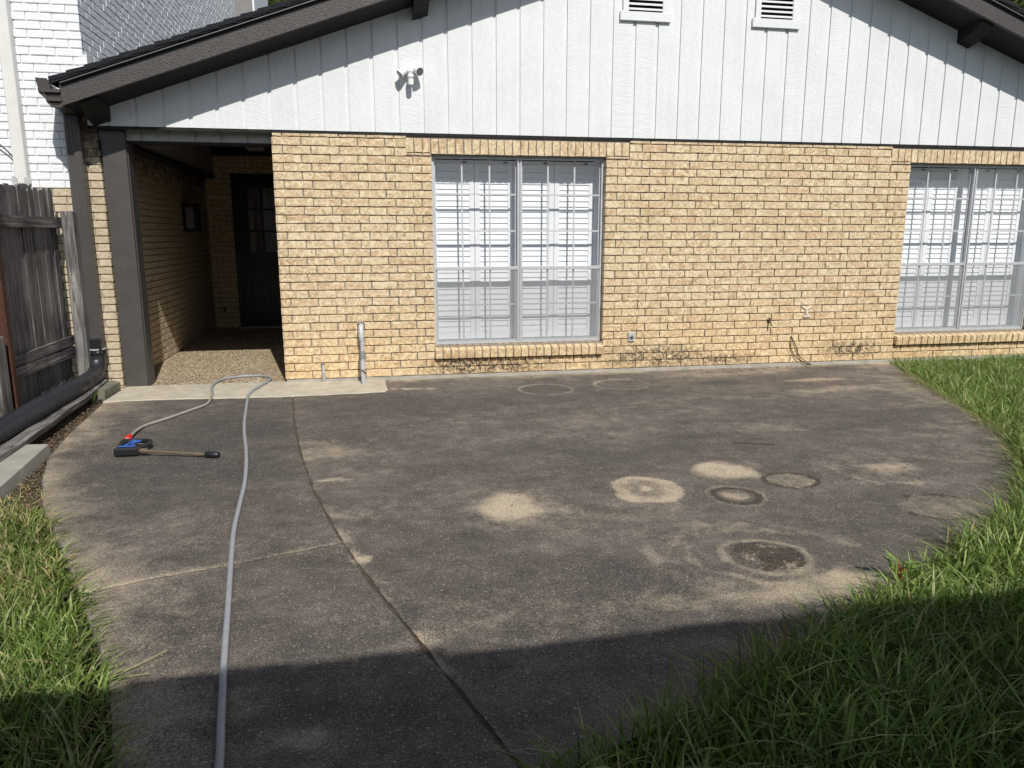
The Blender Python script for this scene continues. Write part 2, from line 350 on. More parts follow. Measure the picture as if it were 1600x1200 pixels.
# ------------------------------------------------------------ bricks as real geometry
def bricks(mb, rects, O, U, N, mi=0, dep=.0145, jit=.0026):
    """rects (u0,u1,z0,z1) on the plane through O with horizontal direction U and outward normal N"""
    O = Vector(O); U = Vector(U); N = Vector(N); Z = Vector((0, 0, 1))
    for (a, b, c, d) in rects:
        if b-a < .012 or d-c < .008: continue
        nu = max(2, min(7, int((b-a)/.04))); ring = []
        for i in range(nu): ring.append((a+(b-a)*i/nu, c))
        ring += [(b, c), (b, (c+d)/2)]
        for i in range(nu): ring.append((b-(b-a)*i/nu, d))
        ring += [(a, d), (a, (c+d)/2)]
        cu = (a+b)/2; cz = (c+d)/2; push = random.uniform(-.0018, .0018); n = len(ring); vs = []
        J = [(random.uniform(-jit, jit), random.uniform(-jit, jit)) for _ in ring]
        for lev, (ins, dd) in enumerate(((0, -.004), (0, dep-.0022), (.0025, dep), (.016, dep+.0004))):
            for (u, z), (ju, jz) in zip(ring, J):
                uu = u+ju; zz = z+jz
                du = max(-ins, min(ins, cu-uu)); dz = max(-ins, min(ins, cz-zz))
                vs.append(O+U*(uu+du)+Z*(zz+dz)+N*(dd+push*(lev > 0)+(random.uniform(-.0008, .0008) if lev > 1 else 0)))
        vs.append(O+U*cu+Z*cz+N*(dep+push))
        fs = [(l*n+i, l*n+(i+1) % n, (l+1)*n+(i+1) % n, (l+1)*n+i) for l in range(3) for i in range(n)]+[(3*n+i, 3*n+(i+1) % n, 4*n) for i in range(n)]
        if U.cross(Z).dot(N) < 0: fs = [f[::-1] for f in fs]
        mb.add(vs, fs, mi)
def rows(u0, u1, z0, n, H, L, holes=(), odd=0., even=.088, joint=.0095, zmax=None, ends=True):
    out = []
    for r in range(n):
        c = z0+r*H; d = c+H-joint
        if zmax is not None and d > zmax: d = zmax
        ph = odd if r % 2 == 0 else even; k = math.floor((u0-ph)/L); segs = []
        while ph+k*L < u1:
            a = max(u0, ph+k*L); b = min(u1, ph+(k+1)*L)
            if b-a > .02: segs.append([a, b])
            k += 1
        for a, b in segs:
            parts = [(a, b)]
            for (h0, h1, g0, g1) in holes:
                if d > g0+.004 and c < g1-.004:
                    q = []
                    for (p0, p1) in parts:
                        if p1 <= h0 or p0 >= h1: q.append((p0, p1)); continue
                        if p0 < h0: q.append((p0, h0+joint))
                        if p1 > h1: q.append((h1, p1))
                    parts = q
            for (p0, p1) in parts:
                j = joint if p1 < u1 else 0
                out.append((p0+random.uniform(-.002, .002), p1-j+random.uniform(-.002, .002), c, d))
    return out
def wall_panels(mb, u0, u1, z0, z1, holes, O, U, N, mi=1, back=.0):
    xs = sorted({u0, u1, *[h[0] for h in holes], *[h[1] for h in holes]}); zs = sorted({z0, z1, *[h[2] for h in holes], *[h[3] for h in holes]})
    O = Vector(O); U = Vector(U); Z = Vector((0, 0, 1)); N = Vector(N)
    for a, b in zip(xs, xs[1:]):
        for c, d in zip(zs, zs[1:]):
            if a < u0 or b > u1 or any(a >= h[0]-1e-6 and b <= h[1]+1e-6 and c >= h[2]-1e-6 and d <= h[3]+1e-6 for h in holes): continue
            v = [O+U*a+Z*c, O+U*b+Z*c, O+U*b+Z*d, O+U*a+Z*d]; mb.add(v, [(0, 1, 2, 3) if U.cross(Z).dot(N) > 0 else (3, 2, 1, 0)], mi)

# ------------------------------------------------------------ ground, lawn, slabs
def sheet(name, pts, z, mat):
    me = MB().add([(x, y, z) for x, y in pts], [tuple(range(len(pts)))]).build(name, mat); return tag(me, kind='structure')
sheet('ground', [(-400, -400), (400, -400), (400, 400), (-400, 400)], -.11, 'far_ground')
sheet('lawn_soil', [(-2.6, -12), (14, -12), (14, 3), (-2.6, 3)], -.045, 'lawn_soil')
sheet('dirt_strip', [(-3.2, -3.2), (-1.0, -3.2), (-1.0, .2), (-3.2, .2)], -.039, 'soil')

YL = np.array([.06, -.644, -1.76, -2.36, -2.8, -3.3, -3.77, -4.19, -4.53, -4.85, -5.11, -5.35, -5.66, -6.4, -9.5])[::-1]
XL = np.array([-1.50, -1.50, -1.392, -1.30, -1.17, -.985, -.75, -.54, -.375, -.22, -.10, -.01, .09, .27, .9])[::-1]
YJ = np.array([.06, -.74, -1.68, -2.6, -3.36, -4.1, -4.63, -5.06, -5.4, -5.78, -7, -9.5])[::-1]
XJ = np.array([.03, .119, .22, .345, .478, .649, .80, .94, 1.05, 1.174, 1.62, 2.6])[::-1]
YR = np.array([.0, -.3, -1.08, -2.28, -3.05, -3.65, -4.12, -4.40, -4.76, -5.0, -5.19, -5.4, -5.62, -5.80, -5.96])[::-1]
XR = np.array([6.68, 6.60, 6.26, 5.75, 5.38, 4.95, 4.52, 4.19, 3.60, 3.12, 2.76, 2.38, 1.97, 1.56, 1.18])[::-1]
xl = lambda y: np.interp(y, YL, XL); xj = lambda y: np.interp(y, YJ, XJ); xr = lambda y: np.interp(y, YR, XR)
def crossy(x): return np.interp(x, [-.36, -.148, .157, .652], [-4.50, -4.415, -4.335, -4.172])

def stain_fields(x, y):
    pale = np.zeros_like(x); dark = np.zeros_like(x); dirt = np.zeros_like(x)
    wx = x+(fbm(x, y, 3.2, 5, 3)-.5)*.16+(fbm(x, y, 17., 4, 4)-.5)*.05; wy = y+(fbm(x, y, 3.2, 5, 9)-.5)*.16+(fbm(x, y, 17., 4, 14)-.5)*.05
    sm = lambda e0, e1, v: (lambda t: t*t*(3-2*t))(np.clip((v-e0)/(e1-e0), 0, 1))
    def rad(cx, cy, rx, ry=None, warp=1.):
        ry = ry or rx; X = x+(wx-x)*warp; Y = y+(wy-y)*warp
        return np.sqrt(((X-cx)/rx)**2+((Y-cy)/ry)**2)
    blob = lambda r, soft=.35: 1-sm(1-soft, 1+soft, r)
    ring = lambda r, wdt=.12: np.exp(-((r-1)/wdt)**2)
    n1 = fbm(x, y, .9, 5, 21); n2 = fbm(x, y, 2.6, 5, 33); n3 = fbm(x*.45, y*1.6, 3., 5, 41)
    # broad mottling
    n4 = fbm(x*.7, y*1.5, 6., 5, 51)
    n5 = fbm(x, y, 11., 5, 71)
    pale += .07*sm(.50, .75, n2)+.06*sm(.5, .72, n3)+.08*sm(.5, .7, n4)+.10*sm(.55, .72, n5)
    dark += .16*sm(.54, .34, n1)+.2*sm(.48, .30, n2)+.22*sm(.48, .32, n4)+.15*sm(.45, .3, n5)
    B = x > xj(y)
    # clean pale margins: left edge of the walk, slab joints, base of the wall
    eL = x-xl(y); pale += np.where(~B, .42*np.exp(-(eL/(.16+.16*n2))**1.5)*(.5+n2), 0)
    pale += np.where(~B & (y < -3.2), .10*sm(.9, .1, eL), 0)
    eJ = np.abs(x-xj(y)); pale += np.where(B, .70*sm(-2.8, -4.2, y)+.12, .10)*np.exp(-(eJ/(.02+.07*n2))**2)*sm(.35, .6, n4)*.7
    eC = np.abs(y-crossy(x)); pale += np.where(~B, .30*np.exp(-(eC/(.03+.03*n2))**2), 0)
    pale += np.where(B, .55*np.exp(-((y+.02)/.15)**2)*(x > 1)*(.6+n2), 0)
    eR = xr(y)-x; pale += np.where(B & (y > -3.6), .28*np.exp(-(eR/.5)**2)*(.5+n1), 0)
    dark += .55*blob(rad(2.4, -1.2, 1.7, .55), .6)+.45*blob(rad(.75, -1.5, .5, .8), .7)+.4*blob(rad(3.0, -2.9, 1.2, .5), .7)+.35*blob(rad(4.4, -2.2, 1.1, .5), .7)+.3*blob(rad(1.7, -4.9, .7, .25), .7)
    dark += .7*blob(rad(-.3, -2.3, .75, 1.2), .6)*np.where(B, 0, 1)+.25*blob(rad(.2, -5.9, 1., .8), .7)
    pale += .12*blob(rad(1.75, -1.75, 1.4, .28), .8)+.14*blob(rad(3.9, -1.5, 1.6, .18), .8)+.22*blob(rad(1.4, -5.0, .55, .16), .8)+.1*blob(rad(3.0, -2.5, 1.2, .2), .9)+.1*blob(rad(2.0, -4.2, .5, .2), .9)
    # pot marks
    r = rad(1.554, -3.85, .15, .19, .8); pale += .70*blob(r, .35)+.22*blob(rad(1.56, -3.84, .25, .30), .6)+.06*blob(rad(1.35, -3.8, .5, .4), .6)
    r = rad(2.385, -3.705, .215, .235, .7); pale += .72*blob(r, .07)-.34*blob(rad(2.39, -3.70, .14, .15), .3)+.45*blob(rad(2.4, -3.7, .04), .5); dark -= blob(r, .2)
    r = rad(3.0, -3.46, .19, .17, .9); pale += .82*blob(r, .28); dark -= blob(r, .3)
    r = rad(2.84, -3.915, .118, .125, .3); dirt += .75*ring(r, .16)+.4*ring(rad(2.84, -3.915, .15, .155, .8), .06); pale += .75*blob(rad(2.84, -3.93, .07, .06), .5)+.4*ring(rad(2.84, -3.915, .155, .16, .4), .12)
    r = rad(3.28, -3.71, .155, .145, .3); dirt += 1.0*ring(r, .11)*(n2 > .36); pale += .34*blob(r, .15)
    r = rad(2.588, -4.70, .175, .165, .4); dirt += .72*blob(r, .12)*(.55+.8*(fbm(x, y, 14, 4, 5) > .5)); pale += .62*blob(rad(2.60, -4.72, .15), .2)*(fbm(x, y, 11, 4, 8) > .5)+.62*ring(rad(2.588, -4.70, .205, .19, .5), .10)
    for k, (rr, aa) in enumerate(((.30, .45), (.38, .35), (.47, .3))):
        pale += aa*ring(rad(2.56, -4.68, rr*1.1, rr*.85, 1.3), .09)*sm(.42, .58, fbm(x, y, 5, 4, 60+k))
    pale += .8*blob(rad(2.35, -5.02, .38, .10, 1.4), .7)*(.4+n2)+.6*blob(rad(2.75, -5.02, .22, .08, 1.4), .6)
    pale += .6*blob(rad(4.05, -3.62, .15, .11), .6)+.18*blob(rad(3.85, -3.62, .36, .26, 1.8), .6)+.3*ring(rad(3.95, -3.6, .33, .3, 1.6), .08)*sm(.45, .6, n5)
    dirt += .45*ring(rad(4.0, -3.52, .24, .13, 1.), .1)
    r = rad(3.84, -4.27, .24, .17, .8); dirt += .75*ring(r, .13)*(n2 > .40); pale += .3*blob(r, .3)
    pale += .85*ring(rad(2.463, -.78, .255, .25, .15), .055)+.6*ring(rad(3.25, -.70, .27, .25, .2), .06)*(fbm(x, y, 6, 3, 2) > .42)
    dark += .9*blob(rad(4.24, -.80, .22, .14, .5), .3)+.5*ring(rad(4.24, -.8, .3, .2, .5), .1)
    pale += .55*blob(rad(5.27, -.85, .3, .1), .6)+.35*blob(rad(5.2, -1.3, .5, .12), .7)+.3*blob(rad(4.5, -.35, .9, .14), .8)+.3*blob(rad(3.9, -2.55, .3, .12), .7)
    pale += .6*blob(rad(.56, -3.19, .10, .035), .5)+.6*blob(rad(.80, -4.36, .05, .045), .4)+.45*blob(rad(.56, -5.62, .07, .05), .8)+.3*blob(rad(.45, -2.6, .3, .3), .8)*B
    pale += .8*blob(rad(1.15, -.52, .28, .05), .7)*(fbm(x, y, 12, 4, 6) > .45)
    return np.clip(pale, 0, 1), np.clip(dark, 0, 1), np.clip(dirt, 0, 1)
def slab(name, fx0, fx1, fy0, fy1, nx, ny, lab=None):
    """grid u across (fx0..fx1 at y), v along; fy0/fy1 give y limits per u"""
    u = np.linspace(0, 1, nx)[None, :]; v = np.linspace(0, 1, ny)[:, None]
    xg = fx0(-2.)+(fx1(-2.)-fx0(-2.))*u
    y = fy0(xg)+(fy1(xg)-fy0(xg))*v
    for _ in range(4):
        x = fx0(y)+(fx1(y)-fx0(y))*u; y = fy0(x)+(fy1(x)-fy0(x))*v
    wob = (fbm(y, y*0, 9., 4, 5)-.5)*.02; x = x+np.where(u < .5, 1, -1)*wob*np.exp(-(np.minimum(u, 1-u)*nx/4)**2)
    z = (fbm(x, y, 1.2, 3, 7)-.5)*.006+(fbm(x, y, 14., 3, 8)-.5)*.0014
    edge = np.minimum(np.minimum(u, 1-u)*nx, np.minimum(v, 1-v)*ny); z = z-.0025*(edge < 1)
    V = np.stack([x, y+0*x, z], -1).reshape(-1, 3); idx = np.arange(nx*ny).reshape(ny, nx)
    F = np.stack([idx[:-1, :-1], idx[:-1, 1:], idx[1:, 1:], idx[1:, :-1]], -1).reshape(-1, 4)
    if np.cross(V[F[0, 1]]-V[F[0, 0]], V[F[0, 2]]-V[F[0, 0]])[2] < 0: F = F[:, ::-1]
    per = np.concatenate([idx[0, :], idx[1:, -1], idx[-1, -2::-1], idx[-2:0:-1, 0]]); lo = V[per].copy(); lo[:, 2] = -.12; b = len(V); n = len(per)
    SF = np.stack([per, b+np.arange(n), b+(np.arange(n)+1) % n, np.roll(per, -1)], -1)
    pl, dk, di = stain_fields(np.concatenate([V[:, 0], lo[:, 0]]), np.concatenate([V[:, 1], lo[:, 1]]))
    V = np.concatenate([V, lo]); F = np.concatenate([F, SF])
    o = np_mesh(name, V, F, np.zeros((0, 3), np.int32), ['stained_concrete'])
    a = o.data.attributes.new('stain', 'FLOAT_COLOR', 'POINT'); a.data.foreach_set('color', np.stack([pl, dk, di, np.ones_like(pl)], -1).astype(np.float32).ravel())
    return tag(o, lab, kind='structure')
slab('patio_slab', lambda y: xj(y)+.004+.004*vnoise(y*30, y*0, 3), xr, lambda x: -5.96+0*x, lambda x: 0*x-.0, 440, 400)
slab('walkway_slab', xl, lambda y: xj(y)-.003-.003*vnoise(y*24, y*0, 8), lambda x: crossy(x)+.006, lambda x: 0*x+.05, 130, 300)
slab('walkway_slab', xl, lambda y: xj(y)-.003-.003*vnoise(y*24, y*0, 8), lambda x: -8.0+0*x, lambda x: crossy(x)-.006, 120, 260)
jf = MB(); ys_ = np.linspace(-8., -.6, 160)
jf.add([p for yy in ys_ for p in ((xj(yy)-.02, yy, -.006+.004*random.random()), (xj(yy)+.02, yy, -.006+.004*random.random()))], [(2*i, 2*i+1, 2*i+3, 2*i+2) for i in range(159)])
xs_ = np.linspace(-.5, .66, 60); jf.add([p for xx in xs_ for p in ((xx, float(crossy(xx))-.02, -.007), (xx, float(crossy(xx))+.02, -.007))], [(2*i, 2*i+2, 2*i+3, 2*i+1) for i in range(59)])
tag(jf.build('joint_dirt', 'joint_dirt'), kind='structure')
ck = MB(); cp = spline([(3.15, -2.10, 0), (3.22, -2.28, 0), (3.20, -2.42, 0), (3.33, -2.60, 0), (3.34, -2.75, 0), (3.42, -2.90, 0)], 8); cp = [p+Vector((random.uniform(-.006, .006), random.uniform(-.006, .006), .0045)) for p in cp]
ck.add([q for i, p in enumerate(cp) for q in ((p.x-.0025*(1-i/len(cp)), p.y, p.z), (p.x+.0025*(1.1-i/len(cp)), p.y, p.z))], [(2*i, 2*i+1, 2*i+3, 2*i+2) for i in range(len(cp)-1)])
tag(ck.build('slab_crack', 'dark_gap'), kind='structure')
# pale new concrete strip at the porch, ragged front edge
nS = 90; xs = np.linspace(-1.50, .955, nS); fr = np.interp(xs, [-1.5, -1.31, .07, .7, .93], [-.64, -.585, -.672, -.655, -.62])+(fbm(xs, xs*0, 7, 4, 4)-.5)*.035
mb = MB(); top = [(x, f, .010) for x, f in zip(xs, fr)]
lo = [(x, f-.006, -.004) for x, f in zip(xs, fr)]; bk = [(x, .055, .010) for x in xs]
mb.add(lo+top+bk, [(i, i+1, nS+i+1, nS+i) for i in range(nS-1)]+[(nS+i, nS+i+1, 2*nS+i+1, 2*nS+i) for i in range(nS-1)]+[(nS-1, 3*nS-1, 2*nS-1)])
mb.add([(.955, fr[-1], .010), (.99, fr[-1]+.08, -.004), (.97, -.02, -.004), (.955, .0, .010)], [(0, 1, 2, 3)])
tag(mb.build('concrete_strip', 'new_concrete'), kind='structure')
tag(MB().box(-1.6, .0, .056, 4.76, -.1, .006).build('porch_floor', 'pebble_aggregate'), kind='structure')

# ------------------------------------------------------------ the brick house
house = empty('brick_house', (4.3, 0, 0), 'single storey tan brick house with white gable siding and dark brown roof edge', 'house')
ZT = 2.385; W1 = (1.48, 3.258); W2 = (6.748, 8.526); SOLB = 2.222
holes = []
for (a, b) in (W1, W2): holes += [(a, b, .336, SOLB), (a-.245, b+.245, 2.203, 2.362), (a-.005, b+.005, .20, .336)]
mb = MB(); O, U, N = (0, -.0, 0), (1, 0, 0), (0, -1, 0)
rc = rows(0, 10.2, .04, 29, .08, .26, holes); rc += rows(0, 10.2, .04+29*.08, 1, .08, .26, [(a-.245, b+.245, 2.2, 2.5) for a, b in (W1, W2)], odd=.088, zmax=ZT)
pipehole = (.70, .80)
rc = [r for r in rc if not (r[0] < .76 < r[1] and r[2] < .55 < r[3])]+[(.525, .705, .52, .5905), (.80, .868, .52, .5905)]
for (a, b) in (W1, W2):
    n = 28; p = (b-a+.49)/n
    for k in range(n):
        x = a-.245+k*p
        inside = x > a-.03 and x+p < b+.03
        rc.append((x, x+p-.009, SOLB if inside else SOLB+.012, 2.362 if True else 0))
        if not inside: rc.append((x, x+p-.009, 2.206, SOLB+.003))
bricks(mb, rc, O, U, N, 0)
wall_panels(mb, 0, 10.2, -.1, ZT+.03, [(a, b, .336, SOLB) for a, b in (W1, W2)]+[(.708, .795, .515, .585)], O, U, N, 1)
# left end of the wall (faces the porch) and the reveals of the openings
for k, c in enumerate(range(29)):
    z = .04+c*.08
    sub = [(0.003, .098, z, z+.0705)]; bricks(mb, sub, (0.001, 0, 0), (0, 1, 0), (-1, 0, 0), 0)
mb.add([(0, 0, -.1), (0, 4.75, -.1), (0, 4.75, 2.8), (0, 0, 2.8)], [(0, 1, 2, 3)], 1)
for (a, b) in (W1, W2):
    for x, nx in ((a, 1), (b, -1)):
        bricks(mb, [(.0, .07, .04+c*.08, .04+c*.08+.0705) for c in range(4, 27)], (x, 0, 0), (0, 1, 0), (nx, 0, 0), 0, dep=.002)
        mb.add([(x, 0, .336), (x, .12, .336), (x, .12, SOLB), (x, 0, SOLB)], [(0, 1, 2, 3) if nx > 0 else (3, 2, 1, 0)], 1)
    mb.add([(a, 0, SOLB), (b, 0, SOLB), (b, .12, SOLB), (a, .12, SOLB)], [(0, 1, 2, 3)], 1)
mb.build('brick_wall', ['house_brick', 'mortar'], house)
# small foundation lip below the first course
fb = MB(); nx = 120; xs = np.linspace(0, 10.2, nx); jy = -.012-.022*fbm(xs, xs*0, 6, 4, 3)
fb.add([(x, y-.012, -.03) for x, y in zip(xs, jy)]+[(x, y, .020+.012*random.random()) for x, y in zip(xs, jy)]+[(x, .002, .036) for x in xs],
       [(i, i+1, nx+i+1, nx+i) for i in range(nx-1)]+[(nx+i, nx+i+1, 2*nx+i+1, 2*nx+i) for i in range(nx-1)], 0)
fb.build('foundation_lip', 'block_concrete', house)
# rowlock sills
for (a, b) in (W1, W2):
    sb = MB(); n = 22; p = (b-a+.005)/n
    for k in range(n):
        x = a-.002+k*p; t = random.uniform(-.003, .003)
        x1 = x+p-.010
        pts = [(x, -.062+t, .205), (x1, -.062+t, .205), (x1, .06, .225), (x, .06, .225), (x, -.070+t, .297), (x1, -.070+t, .297), (x1, .075, .335), (x, .075, .335)]
        bm = bmesh.new(); vs = [bm.verts.new(q) for q in pts]
        for f in ((3, 2, 1, 0), (4, 5, 6, 7), (0, 1, 5, 4), (1, 2, 6, 5), (2, 3, 7, 6), (3, 0, 4, 7)): bm.faces.new([vs[i] for i in f])
        bmesh.ops.bevel(bm, geom=bm.edges[:], offset=.003, segments=1, affect='EDGES'); bm.verts.index_update()
        sb.add([v.co for v in bm.verts], [[v.index for v in f.verts] for f in bm.faces], 0); bm.free()
    sb.hexa([(a, -.050, .212), (b, -.050, .212), (b, .06, .232), (a, .06, .232), (a, -.058, .289), (b, -.058, .289), (b, .074, .327), (a, .074, .327)], 1)
    sb.build('window_sill', ['house_brick', 'mortar'], house)

# gable siding: channel boards
ZL = lambda x: min(3.07+.355*x, 3.07+.355*(8.62-x)); XP = 4.31
gs = MB(); gx = [-.237+.2345*k for k in range(-6, 46)]; x_l, x_r = -1.60, 10.2
def zb(x): return 2.412
ed = [x_l]+[g for g in gx if x_l+.05 < g < x_r-.05]+[x_r]
for a, b in zip(ed, ed[1:]):
    aa = a+.018; bb = b-.018
    poly = [(aa, zb(aa)), (bb, zb(bb)), (bb, ZL(bb)+.05)]+([(XP, ZL(XP)+.05)] if aa < XP < bb else [])+[(aa, ZL(aa)+.05)]
    gs.prism(poly[::-1], -.0225, -.004)
    # groove floor strip, lapped under the board on its left, open crack on the right
    g0 = bb-.004; g1 = b+.0168
    gs.prism([(g0, 2.414), (g0, ZL(g0)+.05), (g1, ZL(g1)+.05), (g1, 2.414)], -.0095, .004)
gs.build('gable_siding', 'siding_paint', house)
MB().prism([(x_l+.01, 2.39), (x_l+.01, ZL(x_l)+.04), (XP, ZL(XP)+.04), (x_r, ZL(x_r)+.04), (x_r, 2.39)], -.001, .03).build('wall_sheathing', 'dark_gap', house)
fl = MB().box(-1.56, 10.2, -.016, .001, ZT+.001, 2.4115)
for g in gx:
    if -1.5 < g < 10: fl.box(g-.018, g+.016, -.0195, -.012, 2.395, 2.410, 1)
fl.build('flashing_strip', ['flashing', 'soffit_paint'], house)

# porch
hb = MB()
for a, b in zip(ed, ed[1:]):
    if a < -.02 and b > -1.57: hb.box(max(a+.008, -1.5), min(b-.008, -.001), .112, .13, 2.302, 2.408)
hb.box(-1.55, -.001, .122, .26, 2.304, 2.42); hb.build('header_board', 'header_paint', house)
MB().box(-1.55, -.001, .106, .262, 2.280, 2.301).build('header_trim', 'soffit_paint', house)
MB().box(-1.57, .0, .262, 4.75, 2.75, 2.78).build('porch_ceiling', 'porch_ceiling', house)
MB().box(-1.57, -1.40, .262, 4.74, 2.33, 2.749).build('porch_beam', 'header_paint', house)
MB().box(-1.57, -1.385, .262, 4.74, 2.285, 2.329).build('porch_beam_trim', 'soffit_paint', house)
MB().box(-1.40, .0, 4.68, 4.749, 2.62, 2.749).build('ceiling_trim', 'soffit_paint', house)
pm = MB()
D0, D1, DT = -1.17, -.13, 2.36
bricks(pm, rows(-1.57, 0, .03, 35, .078, .255, [(D0, D1, 0, DT)]), (0, 4.75, 0), (1, 0, 0), (0, -1, 0), 0)
wall_panels(pm, -1.6, 0, -.1, 2.8, [(D0, D1, 0, DT)], (0, 4.75, 0), (1, 0, 0), (0, -1, 0), 1)
pm.build('porch_back_wall', ['house_brick', 'mortar'], house)
# square pillar of painted boards
pl = MB(); pl.box(-1.512, -1.305, .052, .268, .0, 2.40, 0, .004); pl.box(-1.304, -1.296, .085, .268, .01, 2.28, 0)
pl.build('porch_pillar', 'pillar_paint', house)
# door
dr = MB(); y = 4.78
dr.box(D0, D0+.07, 4.73, 4.85, 0, DT); dr.box(D1-.07, D1, 4.73, 4.85, 0, DT); dr.box(D0+.07, D1-.07, 4.73, 4.85, DT-.09, DT)
door = MB(); a, b = D0+.07, D1-.07; cols = [-.95, -.755, -.735, -.548, -.528, -.345]; rws = [1.19, 1.49, 1.515, 1.82, 1.845, 2.15]
door.box(a, cols[0], 4.78, 4.82, .03, DT-.09); door.box(cols[-1], b, 4.78, 4.82, .03, DT-.09); door.box(cols[0], cols[-1], 4.78, 4.82, .03, rws[0]); door.box(cols[0], cols[-1], 4.78, 4.82, rws[-1], DT-.09)
for i in (1, 3): door.box(cols[i], cols[i+1], 4.781, 4.815, rws[0], rws[-1]); door.box(cols[0], cols[-1], 4.783, 4.812, rws[i], rws[i+1])
for (p, q) in ((-.96, -.68), (-.62, -.34)): door.box(p, q, 4.768, 4.781, .22, 1.0, 0, .006)
d = dr.build('door_frame', 'black_door', house); d2 = door.build('front_door', 'black_door', house)
MB().box(cols[0], cols[-1], 4.800, 4.803, rws[0], rws[-1]).build('door_pane', 'window_glass', d2)
cu = MB(); nn = 60; cx = np.linspace(cols[0], cols[-1], nn); cu.add([(x, 4.84+.012*math.sin(x*90), zz) for zz in (rws[0], rws[-1]) for x in cx], [(i, i+1, nn+i+1, nn+i) for i in range(nn-1)]); cu.build('door_curtain', 'curtain', d2)
MB().tube([(-.27, 4.775, .98), (-.27, 4.72, .98)], .025).build('door_knob', 'brass_steel', d2)
MB().box(D0, D1, 4.70, 4.85, .006, .028).build('door_threshold', 'pale_metal', house)

# windows
def window(x0, x1):
    z0, z1 = .336, SOLB; fr = MB(); xm = (x0+x1)/2; zr = 1.11
    fr.box(x0, x0+.028, .055, .115, z0, z1); fr.box(x1-.028, x1, .055, .115, z0, z1); fr.box(x0+.028, x1-.028, .055, .115, z1-.03, z1-.001); fr.box(x0+.028, x1-.028, .055, .115, z0+.001, z0+.024)
    fr.box(xm-.022, xm-.006, .048, .115, z0+.024, z1-.03); fr.box(xm+.006, xm+.022, .048, .115, z0+.024, z1-.03); fr.box(xm-.006, xm+.006, .062, .115, z0+.024, z1-.03)
    wf = fr.build('window', 'aluminium', house)
    for (a, b) in ((x0+.028, xm-.022), (xm+.022, x1-.028)):
        sb = MB()
        sb.box(a, b, .050, .085, zr-.016, zr+.018, 0, .003)                      # meeting rail
        for (c, d, yy) in ((zr+.018, z1-.03, .088), (z0+.024, zr-.016, .068)):
            sb.box(a, a+.014, yy, yy+.02, c, d); sb.box(b-.014, b, yy, yy+.02, c, d)
        sb.box(a+.014, b-.014, .068, .088, z0+.024, z0+.045); sb.build('sash', 'aluminium', wf)
        mu = MB(); w3 = (b-a)/3
        for k in (1, 2):
            x = a+w3*k; mu.box(x-.008, x+.008, .084, .094, zr+.018, z1-.03); mu.box(x-.008, x+.008, .079, .089, z0+.045, zr-.016)
        for z in (1.848, 1.486): mu.box(a+.014, b-.014, .0825, .0955, z-.008, z+.008)
        mu.box(a+.014, b-.014, .0775, .0905, .732, .748); mu.build('muntins', 'muntin_grey', wf)
        MB().add([(a+.014, .0965, zr+.018), (b-.014, .0965, zr+.018), (b-.014, .0965, z1-.03), (a+.014, .0965, z1-.03)], [(0, 1, 2, 3)]).build('glass_pane', 'window_glass', wf)
        MB().add([(a+.014, .0915, z0+.045), (b-.014, .0915, z0+.045), (b-.014, .0915, zr-.016), (a+.014, .0915, zr-.016)], [(0, 1, 2, 3)]).build('glass_pane', 'window_glass', wf)
        MB().add([(a+.002, .060, z0+.03), (b-.002, .060, z0+.03), (b-.002, .060, zr-.018), (a+.002, .060, zr-.018)], [(0, 1, 2, 3)]).build('insect_screen', 'insect_screen', wf)
    jb = MB(); jb.box(x0-.02, x0+.012, .116, .27, z0, z1); jb.box(x1-.012, x1+.02, .116, .27, z0, z1); jb.box(x0+.012, x1-.012, .116, .27, z1-.012, z1+.02); jb.box(x0+.012, x1-.012, .116, .27, z0-.02, z0+.012)
    jb.build('inner_jamb', 'shutter_white', wf)
    # plantation shutters: two hinged panels per unit
    pan = [(x0+.012, x0+.452), (x0+.456, xm-.035), (xm-.031, xm+.405), (xm+.409, x1-.055)]
    for (a, b) in pan:
        s = MB(); st = .052
        s.box(a, a+st, .235, .262, z0+.03, z1-.03, 0, .002); s.box(b-st, b, .235, .262, z0+.03, z1-.03, 0, .002)
        s.box(a+st, b-st, .237, .260, z1-.14, z1-.03); s.box(a+st, b-st, .237, .260, z0+.03, z0+.105)
        sh = s.build('shutter_panel', 'shutter_white', wf)
        lv = MB(); z = z0+.11; zt = z1-.145; n = int((zt-z)/.0555); pt = (zt-z)/n
        for k in range(n):
            zz = z+pt*(k+.5); tilt = .012+random.uniform(-.0006, .0006); h = pt*.56
            lv.hexa([(a+st, .238, zz-h), (b-st, .238, zz-h), (b-st, .245, zz-h), (a+st, .245, zz-h), (a+st, .238+tilt, zz+h), (b-st, .238+tilt, zz+h), (b-st, .245+tilt, zz+h), (a+st, .245+tilt, zz+h)])
        lv.build('louvres', 'shutter_white', wf)
        MB().box((a+b)/2+.10, (a+b)/2+.14, .229, .2345, z1-.055, z1-.045).build('magnet_catch', 'dark_gap', wf)
    MB().box(x0, x1, .275, .30, z0-.02, z1+.02).build('window_backing', 'dark_gap', wf)
    MB().box(pan[-1][1]+.002, x1-.012, .225, .262, z0+.012, z1-.012).build('shutter_frame', 'shutter_white', wf)
    return wf
window(*W1); window(*W2)

